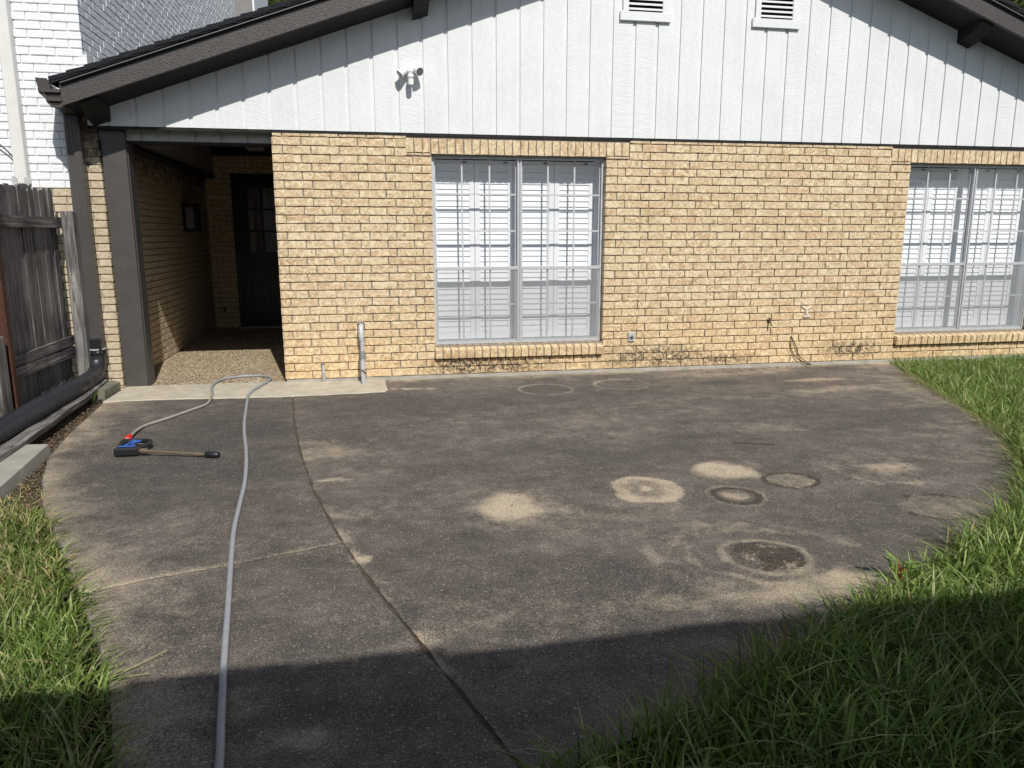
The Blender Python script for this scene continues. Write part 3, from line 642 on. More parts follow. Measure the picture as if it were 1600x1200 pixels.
# gable vents with louvres
for cx in (3.617, 5.02):
    v = MB(); x0, x1 = cx-.262, cx+.262; z0, z1 = 3.515, 4.13
    v.box(x0, x1, -.052, -.0225, z0, z0+.085, 0, .003); v.box(x0+.03, x0+.085, -.047, -.0225, z0+.0855, z1); v.box(x1-.085, x1-.03, -.047, -.0225, z0+.0855, z1); v.box(x0+.03, x1-.03, -.05, -.0225, z1+.0005, z1+.07)
    vo = v.build('gable_vent', 'siding_paint', house); lv = MB(); z = z0+.10
    while z < z1-.03:
        lv.hexa([(x0+.0855, -.046, z), (x1-.0855, -.046, z), (x1-.0855, -.010, z+.022), (x0+.0855, -.010, z+.022), (x0+.0855, -.046, z+.012), (x1-.0855, -.046, z+.012), (x1-.0855, -.010, z+.034), (x0+.0855, -.010, z+.034)]); z += .046
    lv.build('vent_louvres', 'siding_paint', vo); MB().box(x0+.086, x1-.086, -.0228, -.0221, z0+.086, z1).build('vent_recess', 'dark_gap', vo)

# roof edge: soffit, fascia, drip metal, shingles (both slopes), y from YF (rake) back over the house
YF = -.40
def slope(xa, xb, off0, off1, y0, y1, mb, mi=0, step=0):
    za, zb_ = 3.07+.355*(xa if xa < XP else 8.62-xa), 3.07+.355*(xb if xb <= XP else 8.62-xb)
    mb.hexa([(xa, y0, za+off0), (xb, y0, zb_+off0), (xb, y1, zb_+off0), (xa, y1, za+off0), (xa, y0, za+off1), (xb, y0, zb_+off1), (xb, y1, zb_+off1), (xa, y1, za+off1)], mi)
fa, so, dp, rf, me_ = MB(), MB(), MB(), MB(), MB()
for (xa, xb) in ((-1.64, XP), (XP, 10.26)):
    slope(xa, xb, .033, .168, YF, YF+.04, fa)
    za, zb2 = ZL(xa), ZL(xb)
    so.hexa([(xa, YF+.041, za+.045), (xb, YF+.041, zb2+.045), (xb, -.021, zb2+.0), (xa, -.021, za+.0), (xa, YF+.041, za+.07), (xb, YF+.041, zb2+.07), (xb, -.021, zb2+.06), (xa, -.021, za+.06)])
    slope(xa-.0, xb+.0, .1685, .206, YF+.008, .0, dp); slope(xa, xb, .2065, .214, YF-.020, -.0, me_); slope(xa, xb, .2145, .228, YF-.010, .0, dp)
for (xa, xb) in ((-1.595, XP), (XP, 10.26)): slope(xa, xb, .15, .228, .001, 10., rf)
xs_ = -1.72
def shz(x): return 3.07+.355*(x if x < XP else 8.62-x)
k = 0
while xs_ < XP:
    x2 = min(xs_+.142, XP); y1 = 10 if xs_ > -1.6 else .09
    for (p, q) in ((xs_, x2+.1 if x2 < XP else x2), (8.62-xs_, 8.62-(x2+.1 if x2 < XP else x2))):
        zp, zq = shz(p)+.229, shz(q)+.229
        jy = random.uniform(-.004, .004)
        rf.hexa([(p, YF-.028+jy, zp+.022), (q, YF-.028+jy, zq+.004), (q, y1, zq+.004), (p, y1, zp+.022), (p, YF-.028+jy, zp+.056), (q, YF-.028+jy, zq+.034), (q, y1, zq+.034), (p, y1, zp+.056)])
    rf.hexa([(xs_, YF-.022, shz(xs_)+.226), (x2, YF-.022, shz(x2)+.226), (x2, .0, shz(x2)+.226), (xs_, .0, shz(xs_)+.226), (xs_, YF-.022, shz(xs_)+.262), (x2, YF-.022, shz(x2)+.262), (x2, 0, shz(x2)+.262), (xs_, 0, shz(xs_)+.262)])
    xs_ = x2; k += 1
xs_ = XP
while xs_ < 10.25:
    x2 = xs_+.142; rf.hexa([(xs_, YF-.022, shz(xs_)+.226), (x2, YF-.022, shz(x2)+.226), (x2, .0, shz(x2)+.226), (xs_, .0, shz(xs_)+.226), (xs_, YF-.022, shz(xs_)+.262), (x2, YF-.022, shz(x2)+.262), (x2, 0, shz(x2)+.262), (xs_, 0, shz(xs_)+.262)]); xs_ = x2
fa.build('fascia', 'dark_trim_paint', house); so.build('soffit', 'soffit_paint', house); dp.build('drip_board', 'flashing', house)
me_.build('drip_edge', 'edge_metal', house); rf.build('shingle_roof', 'shingle', house)
for bx in (-1.455, 1.40, 7.22, 10.07):
    z = min(ZL(bx-.075), ZL(bx+.075)); zt = max(ZL(bx-.075), ZL(bx+.075)); br = MB()
    hw = .072; s1, s2 = (ZL(bx-hw), ZL(bx+hw)); dn = .125
    br.hexa([(bx-hw, -.20, s1-dn+.045), (bx+hw, -.20, s2-dn+.045), (bx+hw, -.0225, s2-dn), (bx-hw, -.0225, s1-dn), (bx-hw, -.20, s1+.02), (bx+hw, -.20, s2+.02), (bx+hw, -.0225, s2), (bx-hw, -.0225, s1)])
    br.hexa([(bx-hw, -.355, s1+.01), (bx+hw, -.355, s2+.01), (bx+hw, -.201, s2-dn+.045), (bx-hw, -.201, s1-dn+.045), (bx-hw, -.355, s1+.035), (bx+hw, -.355, s2+.035), (bx+hw, -.201, s2+.02), (bx-hw, -.201, s1+.02)])
    br.build('roof_bracket', 'soffit_paint', house)
# end gutter and brown downspout on the left
gu = MB(); prof = [(-1.640, 2.695), (-1.640, 2.515), (-1.725, 2.505), (-1.760, 2.535), (-1.775, 2.575), (-1.815, 2.615), (-1.822, 2.63), (-1.822, 2.648), (-1.80, 2.648), (-1.798, 2.625), (-1.765, 2.60), (-1.745, 2.545), (-1.72, 2.52), (-1.655, 2.528), (-1.655, 2.695)]
gu.prism(prof, YF+.01, .085); gu.prism([(-1.656, 2.52), (-1.655, 2.645), (-1.80, 2.645), (-1.765, 2.60), (-1.745, 2.545), (-1.72, 2.52)], YF+.012, YF+.016, 1); gu.box(-1.815, -1.645, YF-.006, YF+.011, 2.622, 2.646); gu.box(-1.765, -1.645, YF-.002, YF+.011, 2.553, 2.588, 0); gu.box(-1.735, -1.645, YF-.006, YF+.011, 2.503, 2.516)
gu.add([(-1.822, YF+.02, 2.648), (-1.822, .08, 2.648), (-1.838, .08, 2.74), (-1.838, YF+.02, 2.74), (-1.745, YF+.015, 2.735), (-1.70, YF+.015, 2.648)], [(0, 1, 2, 3), (3, 4, 5, 0)])
gu.build('gutter', ['gutter_brown', 'soffit_paint'], house)
ds = MB(); ds.box(-1.775, -1.648, -.050, .052, .455, 2.50, 0, .01)
for x in (-1.745, -1.712, -1.68): ds.box(x-.005, x+.005, -.0535, -.0502, .456, 2.50)
ds.hexa([(-1.775, -.05, 2.501), (-1.648, -.05, 2.501), (-1.648, .052, 2.501), (-1.775, .052, 2.501), (-1.77, -.15, 2.512), (-1.655, -.15, 2.512), (-1.655, .05, 2.512), (-1.77, .05, 2.512)])
ds.build('downspout', 'downspout_brown', house)
MB().box(.3, 10.19, 4.9, 9.9, -.1, 2.8).build('rear_rooms', 'grey_siding', house)
MB().box(.01, .3, .31, 9.9, -.1, 2.9).box(10.0, 10.19, .31, 4.9, -.1, 2.9).box(.3, 10.0, .31, .4, -.1, 2.9).build('inner_walls', 'grey_siding', house)
MB().box(-1.57, .01, 4.86, 9.9, -.1, 2.9).build('entry_hall', 'grey_siding', house)

# ------------------------------------------------------------ neighbouring painted brick house
nb = empty('neighbour_house', (-2.5, .1, 0), 'taller house of painted white brick with tan unpainted base beside the porch', 'house')
nm = MB(); H2 = .0712; L2 = .2135
bricks(nm, rows(-4.2, -1.540, -.05, 35, H2, L2, odd=-1.540, even=-1.540-.1), (0, .1, 0), (1, 0, 0), (0, -1, 0), 0, jit=.001)
bricks(nm, rows(-4.2, -1.575, -.05+35*H2, 8, H2, L2, odd=-1.575, even=-1.575-.1), (0, .1, 0), (1, 0, 0), (0, -1, 0), 0, jit=.001)
bricks(nm, rows(-4.2, -1.598, -.05+43*H2, 40, H2, L2, odd=-1.598, even=-1.598-.1), (0, .1, 0), (1, 0, 0), (0, -1, 0), 0, jit=.001)
wall_panels(nm, -4.2, -1.551, -.2, 2.45, [], (0, .1, 0), (1, 0, 0), (0, -1, 0)); wall_panels(nm, -4.2, -1.60, 2.45, 6.0, [], (0, .1, 0), (1, 0, 0), (0, -1, 0))
bricks(nm, rows(.09, 4.75, -.05, 33, H2, L2, odd=.1, even=.2), (-1.552, 0, 0), (0, 1, 0), (1, 0, 0), 0, jit=.001)
wall_panels(nm, .1, 4.85, -.2, 2.45, [], (-1.553, 0, 0), (0, 1, 0), (1, 0, 0))
bricks(nm, rows(.1, 9.5, 2.45+3*H2, 54, H2, L2, odd=.1, even=.2), (-1.612, 0, 0), (0, 1, 0), (1, 0, 0), 0, dep=.009, jit=.001)
wall_panels(nm, .1, 9.6, 2.4, 6.6, [], (-1.614, 0, 0), (0, 1, 0), (1, 0, 0))
nm.box(-1.640, -1.566, .0905, .20, 2.46, 3.03, 1)
nm.build('painted_brick_wall', ['cream_brick', 'cream_mortar'], nb)
MB().box(-4.2, -1.62, .2, 9.6, -.1, 6.6).build('house_body', 'grey_siding', nb)
MB().prism([(-4.4, 6.6), (-1.63, 6.6), (-1.63, 6.7), (-4.4, 7.6)], .0, 9.9).build('neighbour_roof', 'shingle', nb)
wg = MB(); wg.box(-1.61, -1.27, 9.5, 12, 2, 8.0, 0); wg.build('rear_wing', 'grey_siding', nb)
MB().box(-1.269, -1.235, 9.45, 12, 2, 8.0).build('wing_trim', 'white_frame', nb)
wd = MB(); wd.box(-2.235, -2.135, -.005, .088, 1.90, 6.2, 0, .008)
for x in (-2.205, -2.185, -2.165): wd.box(x-.004, x+.004, -.009, -.0052, 1.9, 6.2)
wd.build('white_downspout', 'white_downspout', nb)
for sx in (-1, 1):
    tb = MB()
    cx = -2.185+sx*.058; tb.prism([(cx+sx*.03, 1.93), (cx, 1.97), (cx-sx*.03, 1.95), (cx-sx*.03, 1.905), (cx, 1.885)][::sx], -.012, -.002)
    tb.build('downspout_bracket', 'pale_metal', nb)

# ------------------------------------------------------------ wooden fence on the left
fence = empty('wooden_fence', (-1.9, -1.2, 0), 'weathered grey picket fence running beside the porch, its boards split and blackened', 'fence')
fp = MB(); y = -4.4
while y < -.12:
    wd_ = random.uniform(.085, .10); t = 1.845+random.uniform(-.022, .02); xx = -1.935+random.uniform(-.006, .006); y2 = min(y+wd_, -.085); zb0 = .06+random.uniform(-.01, .02)
    c = .018
    pr = [(y, zb0), (y2, zb0), (y2, t-c*1.4), (y2-c, t), (y+c, t), (y, t-c*1.4)]
    n = 6; vs = [(xx, a, b) for a, b in pr]+[(xx+.017, a, b) for a, b in pr]
    fp.add(vs, [(5, 4, 3, 2, 1, 0), tuple(range(6, 12))]+[(i, (i+1) % n, (i+1) % n+n, i+n) for i in range(n)]); y = y2+random.uniform(.002, .009)
fp.build('picket_boards', 'weathered_boards', fence)
for (z0, z1, a0) in ((1.515, 1.605, -4.4), (.445, .525, -4.4), (.345, .432, -4.4)):
    r = MB(); n = 14; ys = np.linspace(a0, -.06, n)
    for i in range(n-1):
        pass
    jz = [random.uniform(-.004, .004) for _ in ys]; vs = []
    for i, yy in enumerate(ys): vs += [(-1.915, yy, z0+jz[i]), (-1.877, yy, z0+jz[i]), (-1.877, yy, z1+jz[i]*1.5), (-1.915, yy, z1+jz[i]*1.5)]
    fs = [(4*i+k, 4*i+(k+1) % 4, 4*i+4+(k+1) % 4, 4*i+4+k) for i in range(n-1) for k in range(4)]+[(3, 2, 1, 0), (4*n-4, 4*n-3, 4*n-2, 4*n-1)]
    r.add(vs, fs).build('fence_rail', 'weathered_rail', fence)
po = MB().box(-1.845, -1.742, -.155, -.058, -.1, 1.66, 0, .006); po.build('fence_post', 'weathered_post', fence)
MB().box(-1.872, -1.812, -1.50, -1.44, -.1, 1.83, 0, .004).build('steel_post', 'rusty_steel', fence)
MB().box(-1.876, -1.81, -1.72, -1.57, .0, .72, 0, .005).build('splice_board', 'weathered_post', fence)

kb = MB(); n = 16
vs = []
for i in range(n):
    t = i/(n-1); yy = -4.2+t*4.12; xx = float(np.interp(yy, [-4.2, -2.7, -1.9, -1., -.08], [-1.42, -1.455, -1.49, -1.545, -1.62]))+random.uniform(-.004, .004); zt = .105+random.uniform(-.006, .006)+.02*t
    vs += [(xx-.085, yy, zt-.05), (xx-.004, yy, zt-.062), (xx, yy, zt-.02), (xx-.08, yy, zt)]
kb.add(vs, [(4*i+k, 4*i+(k+1) % 4, 4*i+4+(k+1) % 4, 4*i+4+k) for i in range(n-1) for k in range(4)]+[(3, 2, 1, 0), (4*n-4, 4*n-3, 4*n-2, 4*n-1)])
tag(kb.build('timber_edging', 'weathered_kickboard'), 'long rotting timber board on edge below the black drain pipe', 'timber board')
b1 = MB(); b1.hexa([(-1.52, -3.4, -.05), (-1.215, -3.4, -.05), (-1.325, -2.235, -.05), (-1.52, -2.22, -.05), (-1.52, -3.4, .058), (-1.225, -3.4, .052), (-1.335, -2.24, .060), (-1.52, -2.22, .062)])
tag(b1.build('concrete_block', 'block_concrete'), 'long pale concrete block in the dry grass beside the curved slab edge', 'concrete block', 'loose concrete blocks by the fence')
b2 = MB(); b2.hexa([(-1.63, -.45, -.05), (-1.535, -.47, -.05), (-1.512, -.09, -.05), (-1.61, .0, -.05), (-1.63, -.44, .085), (-1.535, -.46, .08), (-1.512, -.09, .085), (-1.61, .0, .09)])
tag(b2.build('concrete_block', 'old_block'), 'small mossy concrete block against the brick corner by the pillar', 'concrete block', 'loose concrete blocks by the fence')

# black drain pipe with corrugations, elbow and adapter
dpe = empty('drain_pipe', (-1.70, -.05, .0), 'black corrugated drain pipe curving from the downspout along the fence', 'drain pipe')
path = spline([(-1.712, -.03, .36), (-1.712, -.04, .27), (-1.705, -.12, .19), (-1.69, -.30, .165), (-1.665, -.75, .165), (-1.645, -1.3, .17), (-1.63, -1.9, .165), (-1.615, -2.5, .16), (-1.62, -3.2, .155), (-1.64, -4.0, .15)], 40)
pts, rad_ = [], []; acc = 0
for i, p in enumerate(path):
    if i: acc += (p-path[i-1]).length
    pts.append(p); rad_.append(.073 if acc < .75 else (.078+.0035*math.sin(acc/.018*math.pi)))
# resample finely for ribs
P2 = spline(pts, 3); L = [0]
for i in range(1, len(P2)): L.append(L[-1]+(P2[i]-P2[i-1]).length)
R2 = [.072 if l < .32 else (.0735+.002*math.sin(l*30) if l < .9 else .0745+.0045*math.sin(l/.011*math.pi*.5)) for l in L]
MB().tube(P2, R2, 24).build('corrugated_pipe', 'drain_pipe', dpe)
MB().box(-1.782, -1.643, -.095, .048, .385, .50, 0, .01).build('adapter', 'black_plastic', dpe)
MB().tube([(-1.712, -.025, .353), (-1.712, -.025, .392)], .088, 24).build('adapter_collar', 'black_plastic', dpe)
MB().tube([(-1.712, -.025, .393), (-1.712, -.025, .403)], .0855, 24).build('clamp_band', 'pale_metal', dpe)
for (x, z) in ((-1.745, .372), (-1.675, .376), (-1.655, .20)): MB().tube([(x, -.10, z), (x, -.108, z)], .006, 8).build('screw', 'pale_metal', dpe)

# ------------------------------------------------------------ small things on the walls
flo = empty('floodlight', (1.295, -.022, 2.95), 'white twin-head floodlight with motion sensor mounted on the gable siding', 'floodlight')
b = MB(); b.tube([(1.292, -.022, 2.965), (1.292, -.040, 2.965)], .045, 20); b.tube([(1.292, -.04, 2.965), (1.292, -.066, 2.965)], [.042, .034], 20); b.build('mounting_plate', 'floodlight_white', flo)
MB().box(1.262, 1.325, -.112, -.060, 2.945, 3.008, 0, .010).build('junction_body', 'floodlight_white', flo)
def head(c, d):
    c = Vector(c); d = Vector(d).normalized()
    h = MB().tube([c-d*.06, c-d*.05, c+d*.02, c+d*.062, c+d*.066], [.022, .032, .036, .041, .041], 22).build('lamp_head', 'floodlight_white', flo)
    MB().tube([c+d*.0663, c+d*.0668], .036, 22).build('lens', 'lens_grey', h)
head((1.238, -.095, 2.968), (-.66, -.22, -.62)); head((1.350, -.100, 2.975), (.38, -.72, -.42))
MB().box(1.266, 1.320, -.135, -.075, 2.893, 2.928, 0, .01).tube([(1.293, -.095, 2.94), (1.293, -.10, 2.91)], .014, 10).build('sensor_neck', 'floodlight_white', flo)
MB().tube([(1.293, -.112, 2.885), (1.293, -.112, 2.835)], [.028, .025], 16).build('motion_sensor', 'floodlight_white', flo)

def faucet(name, x, z, y0, col, label, cat, N=-1):
    f = empty(name, (x, y0, z), label, cat)
    MB().tube([(x, y0, z), (x, y0-.035, z), (x+.004, y0-.055, z-.02), (x+.006, y0-.058, z-.045)], .010, 10).build('spout', col, f)
    MB().tube([(x, y0-.0305, z+.002), (x, y0-.0305, z+.032)], .006, 8).build('stem', col, f)
    m = MB()
    for k in range(5):
        a = k*1.256; m.tube([(x, y0-.0305, z+.034), (x+.024*math.cos(a), y0-.0305+.024*math.sin(a), z+.034)], .005, 6)
    m.build('handle', col, f); MB().tube([(x, y0, z), (x, y0-.006, z)], .022, 12).build('flange', col, f)
    return f
faucet('garden_tap', 5.165, .505, -.0105, 'brass_old', 'small corroded brass garden tap on the tan brick wall', 'tap')
pp = empty('plaster_patch', (5.61, -.01, .6), 'pale capped pipe stub with splayed ears stuck on the brick wall', 'pipe stub')
m = MB()
m.tube([(5.617, -.012, .645), (5.614, -.022, .60), (5.617, -.016, .562)], [.012, .017, .02], 10); m.tube([(5.617, -.015, .628), (5.575, -.018, .648), (5.553, -.016, .665)], [.012, .008, .011], 8); m.tube([(5.617, -.015, .628), (5.66, -.018, .648), (5.682, -.016, .662)], [.012, .008, .012], 8)
m.build('stub', 'white_plaster', pp); MB().box(5.578, 5.658, -.034, -.008, .538, .562, 0, .007).build('stub_foot', 'white_plaster', pp)
ob = empty('outlet_box', (3.572, -.01, .38), 'grey metal outdoor outlet box low on the brick wall', 'outlet box')
MB().box(3.537, 3.612, -.034, -.008, .325, .428, 0, .006).build('box', 'pale_metal', ob)
MB().tube([(3.573, -.034, .375), (3.573, -.045, .372)], [.031, .027], 18).build('cover', 'pvc_grey', ob)
MB().tube([(3.573, -.045, .372), (3.573, -.047, .372)], .013, 14).build('socket', 'dark_gap', ob)
cb = MB().tube(spline([(5.445, -.010, .335), (5.452, -.02, .325), (5.50, -.03, .24), (5.545, -.03, .13), (5.62, -.04, .06), (5.70, -.05, .013)], 6), .0045, 6)
cb.tube(spline([(5.445, -.012, .332), (5.44, -.02, .23), (5.47, -.03, .16), (5.52, -.035, .09), (5.60, -.045, .04), (5.69, -.055, .010)], 6), .0045, 6)
tag(cb.build('loose_cable', 'dark_cable'), 'thin dark cable looping out of the brick wall down to the slab', 'cable')
c2 = MB().tube(spline([(-2.9, .07, 2.42), (-2.6, .05, 2.36), (-2.42, .03, 2.30), (-2.30, .04, 2.20), (-2.242, .05, 2.12)], 8), .006, 8)
tag(c2.build('wall_cable', 'black_plastic'), 'thin black cable curving across the white brick to the white downspout', 'cable')

cd = empty('conduit_riser', (.75, -.20, .0), 'grey conduit pipe bent from a hole in the brick down into the concrete', 'conduit')
MB().tube(spline([(.748, .06, .555), (.745, -.02, .556), (.742, -.065, .545), (.742, -.085, .50), (.744, -.095, .45)], 6), .029, 16).build('elbow', 'pale_metal', cd)
MB().tube([(.744, -.093, .475), (.746, -.105, .415)], .025, 16).tube([(.746, -.105, .43), (.747, -.145, .30)], .0165, 16).build('upper_pipe', 'pvc_grey', cd)
MB().tube([(.747, -.14, .315), (.747, -.165, .24)], .026, 14).build('coupling', 'pvc_dark', cd)
MB().tube([(.747, -.165, .245), (.748, -.235, .0)], [.021, .020], 16).tube([(.747, -.17, .22), (.748, -.20, .14)], .024, 12).build('lower_pipe', 'pvc_grey', cd)
MB().tube(spline([(.728, -.19, .155), (.745, -.222, .14), (.77, -.225, .115), (.765, -.205, .10)], 5), .004, 6).build('wire_wrap', 'dark_cable', cd)
st = empty('pipe_stub', (.36, -.045, .01), 'short grey capped pipe standing beside the brick wall near the porch corner', 'pipe stub')
MB().tube([(.36, -.045, .01), (.359, -.045, .105)], .0165, 12).build('lower_sleeve', 'pvc_grey', st); MB().tube([(.359, -.045, .10), (.358, -.045, .185)], .0145, 12).build('upper_sleeve', 'pale_metal', st); MB().tube([(.358, -.045, .18), (.358, -.045, .194)], .0170, 12).build('cap', 'pvc_dark', st)
hm = MB(); hm.box(.69, .82, .05, .12, .48, .62); hm.build('pipe_hole', 'screen_hole', house)
pw = MB().tube([(.748+.052*math.cos(a*math.pi/9), -.003, .553+.043*math.sin(a*math.pi/9)) for a in range(0, 10)], .011, 8); pw.build('hole_mortar', 'block_concrete', house)

# porch fittings
la = empty('porch_lantern', (-1.55, 3.2, 1.67), 'black wall lantern with a pale glass pane on the side wall inside the porch', 'wall lantern')
m = MB(); x0, x1, y0, y1, z0, z1 = -1.545, -1.345, 3.10, 3.28, 1.49, 1.86
for (a, b) in ((x0, y0), (x1-.05, y0), (x0, y1-.05), (x1-.05, y1-.05)): m.box(a, a+.05, b, b+.05, z0+.04, z1-.05)
m.box(x0-.012, x1+.012, y0-.012, y1+.012, z1-.05, z1, 0, .01); m.box(x0, x1, y0, y1, z0, z0+.04, 0, .008); m.build('lantern_frame', 'black_door', la)
MB().box(x0+.012, x1-.012, y0+.012, y1-.012, z0+.041, z1-.051).build('lantern_glass', 'lens_grey', la)
cl = empty('ceiling_light', (-.5, 2.6, 2.74), 'square flush ceiling light with tapered glass sides on the porch ceiling', 'ceiling light')
zt, zb1 = 2.749, 2.60; cx, cy = -.625, 3.62
m = MB(); t_, b_ = .145, .098
for sx, sy in ((1, 1), (1, -1), (-1, -1), (-1, 1)): m.tube([(cx+sx*t_, cy+sy*t_, zt-.03), (cx+sx*b_, cy+sy*b_, zb1)], .008, 6)
for sx, sy in ((1, 0), (-1, 0)):
    m.tube([(cx+sx*b_, cy-b_, zb1), (cx+sx*b_, cy+b_, zb1)], .008, 6); m.tube([(cx-b_, cy+sx*b_, zb1), (cx+b_, cy+sx*b_, zb1)], .008, 6)
m.box(cx-.16, cx+.16, cy-.16, cy+.16, zt-.03, zt); m.build('light_frame', 'header_paint', cl)
g = MB().hexa([(cx-b_, cy-b_, zb1), (cx+b_, cy-b_, zb1), (cx+b_, cy+b_, zb1), (cx-b_, cy+b_, zb1), (cx-t_, cy-t_, zt-.031), (cx+t_, cy-t_, zt-.031), (cx+t_, cy+t_, zt-.031), (cx-t_, cy+t_, zt-.031)]); g.build('light_glass', 'lens_grey', cl)
tp = faucet('porch_tap', -1.385, .305, 4.735, 'dark_cable', 'small tap with a white tail pipe low beside the black front door', 'tap')
MB().tube([(-1.375, 4.68, .27), (-1.37, 4.68, .17)], .012, 10).build('tail_pipe', 'white_plaster', tp)

# ------------------------------------------------------------ hose and pressure washer gun
R = .0125; zc = .0128
hp = [(-.885, -2.03, .032), (-.905, -1.80, .020), (-.885, -1.60, zc), (-.775, -1.385, zc), (-.66, -1.12, zc), (-.585, -.93, zc), (-.585, -.72, zc+.004), (-.62, -.46, .024), (-.675, -.18, .023), (-.68, .06, .023), (-.64, .24, .020), (-.53, .345, .020), (-.40, .375, .020), (-.27, .34, .020), (-.19, .23, .020), (-.175, .09, .023), (-.215, -.16, .023), (-.265, -.42, .024), (-.275, -.66, zc+.003),
      (-.25, -.90, zc), (-.215, -1.20, zc), (-.165, -1.62, zc), (-.10, -2.05, zc), (-.03, -2.45, zc), (.03, -2.85, zc), (.075, -3.22, zc), (.105, -3.6, zc), (.135, -3.95, zc), (.18, -4.3, zc), (.25, -4.8, zc), (.305, -5.2, zc), (.35, -5.5, zc), (.392, -5.8, zc), (.42, -6.3, zc), (.43, -7.2, zc)]
hs = empty('pressure_hose', (-.2, -2.5, 0), 'long grey hose looping from the porch floor across the dark slab toward the viewer', 'hose')
HP = spline(hp, 10); ns = 70
MB().tube(HP[:ns+1], R*.92, 12).build('hose_end_length', 'hose_dirty', hs); MB().tube(HP[ns:], R, 12).build('hose_length', 'hose_grey', hs)
gun = empty('washer_gun', (-.78, -2.35, 0), 'blue and black pressure washer gun with steel lance lying on the slab', 'pressure washer gun')
MB().tube([(-.886, -2.02, .032), (-.878, -2.115, .036)], [.020, .0235], 14).build('hose_coupling', 'red_plastic', gun)
MB().tube([(-.878, -2.112, .036), (-.872, -2.165, .038)], .014, 12).build('swivel', 'pale_metal', gun)
def bar(pts, r0, flat=1.):  return MB().tube(spline(pts, 5), r0, 12)
b = MB(); b.box(-.868, -.712, -2.455, -2.395, .004, .062, 0, .012); b.build('barrel_housing', 'black_plastic', gun)
MB().box(-.846, -.736, -2.425, -2.402, .0625, .068, 0, .003).build('housing_stripe', 'blue_plastic', gun)
bar([(-.872, -2.185, .035), (-.862, -2.24, .036), (-.855, -2.31, .036), (-.845, -2.40, .036)], .024).build('grip', 'black_plastic', gun)
MB().box(-.895, -.835, -2.23, -2.165, .012, .058, 0, .012).build('grip_end', 'black_plastic', gun)
bar([(-.845, -2.205, .04), (-.80, -2.185, .04), (-.73, -2.195, .04), (-.693, -2.235, .04), (-.70, -2.31, .04), (-.735, -2.385, .04)], .017).build('trigger_guard', 'black_plastic', gun)
bar([(-.815, -2.20, .045), (-.81, -2.25, .047), (-.825, -2.33, .05)], .007).tube([(-.815, -2.145, .045), (-.812, -2.215, .05)], .008, 10).tube([(-.80, -2.30, .052), (-.755, -2.24, .054)], .008, 10).build('trigger', 'blue_plastic', gun)
ln = MB().tube([(-.715, -2.43, .034), (-.690, -2.437, .034)], [.012, .019], 12).tube([(-.690, -2.437, .034), (-.655, -2.448, .033)], .018, 12).tube([(-.655, -2.448, .033), (-.30, -2.552, .022)], .0085, 10)
ln.tube([(-.335, -2.542, .023), (-.30, -2.552, .022)], .014, 10); ln.build('lance', 'brass_steel', gun)
MB().tube([(-.30, -2.552, .022), (-.262, -2.563, .021)], .010, 10).build('nozzle_adapter', 'brass_steel', gun)
MB().tube([(-.27, -2.561, .022), (-.262, -2.563, .022), (-.185, -2.586, .021), (-.18, -2.588, .021)], [.016, .022, .022, .018], 14).build('nozzle', 'black_plastic', gun)

# ------------------------------------------------------------ grass and ground litter
def blades(name, P, h, wdt, lean, mats, mi, label, zb=-.045, az=None, cat='grass'):
    n = len(P); th = RNG.uniform(0, 2*np.pi, n); la_ = RNG.uniform(0, 2*np.pi, n) if az is None else az
    up = np.array([0, 0, 1.]); side = np.stack([np.cos(th), np.sin(th), 0*th], -1); ld = np.stack([np.cos(la_), np.sin(la_), 0*th], -1)
    base = np.stack([P[:, 0], P[:, 1], np.full(n, zb)], -1); V = np.zeros((n, 7, 3))
    for j, (t, wf) in enumerate(((0, .75), (.4, 1.), (.75, .72))):
        c = base+up*(h*(t-.30*lean*t*t))[:, None]+ld*(h*lean*(t**1.8))[:, None]
        V[:, 2*j] = c-side*(wdt*wf/2)[:, None]; V[:, 2*j+1] = c+side*(wdt*wf/2)[:, None]
    V[:, 6] = base+up*(h*(1-.30*lean))[:, None]+ld*(h*lean)[:, None]
    b = (np.arange(n)*7)[:, None]
    F4 = np.concatenate([b+np.array([0, 1, 3, 2]), b+np.array([2, 3, 5, 4])]); F3 = b+np.array([4, 5, 6])
    o = np_mesh(name, V.reshape(-1, 3), F4, F3, mats, np.concatenate([mi, mi, mi]))
    return tag(o, label, cat, kind='stuff')
# right-hand lawn (and everything the camera can see of it)
n = 300000; x = RNG.uniform(.9, 9.6, n); y = RNG.uniform(-6.9, -.03, n)
yy = np.clip(y, -5.96, 0); out = np.where(y < -5.9, x > np.interp(y, [-6.9, -5.9], [1.55, 1.22]), x > xr(yy)+.0)
edge = np.where(y < -5.9, x-1.3, x-xr(yy))
out &= ~((x > 6.6) & (x < 8.7) & (y > -.10))
dist = np.hypot(x-.84, y+7.67); out &= (RNG.uniform(0, 1, n) < np.clip(1.25-.07*dist, .55, 1)) & (x < .84+(y+7.67)*1.02+1.0)
x, y, edge, dist = x[out], y[out], edge[out], dist[out]
cl = fbm(x, y, 2.2, 3, 77); cl2 = fbm(x, y, 6., 2, 12); m = len(x)
h = (.090+.08*cl+.04*cl2)*RNG.uniform(.6, 1.35, m)*np.interp(y, [-5, -2.6], [1.12, .85]); lean = RNG.uniform(.15, 1.1, m)
tall = RNG.uniform(0, 1, m) < .02; h = np.where(tall, h*1.7, h); wd2 = RNG.uniform(.005, .0115, m)
straw = (RNG.uniform(0, 1, m) < .012+.10*((edge < .12) & (cl2 > .5))).astype(np.int32)
lawn_r = blades('lawn_grass', np.stack([x, y], -1), h, wd2, lean, ['grass_blade', 'grass_straw'], straw, 'thick green lawn curving round the right side of the dark patio', cat='grass')
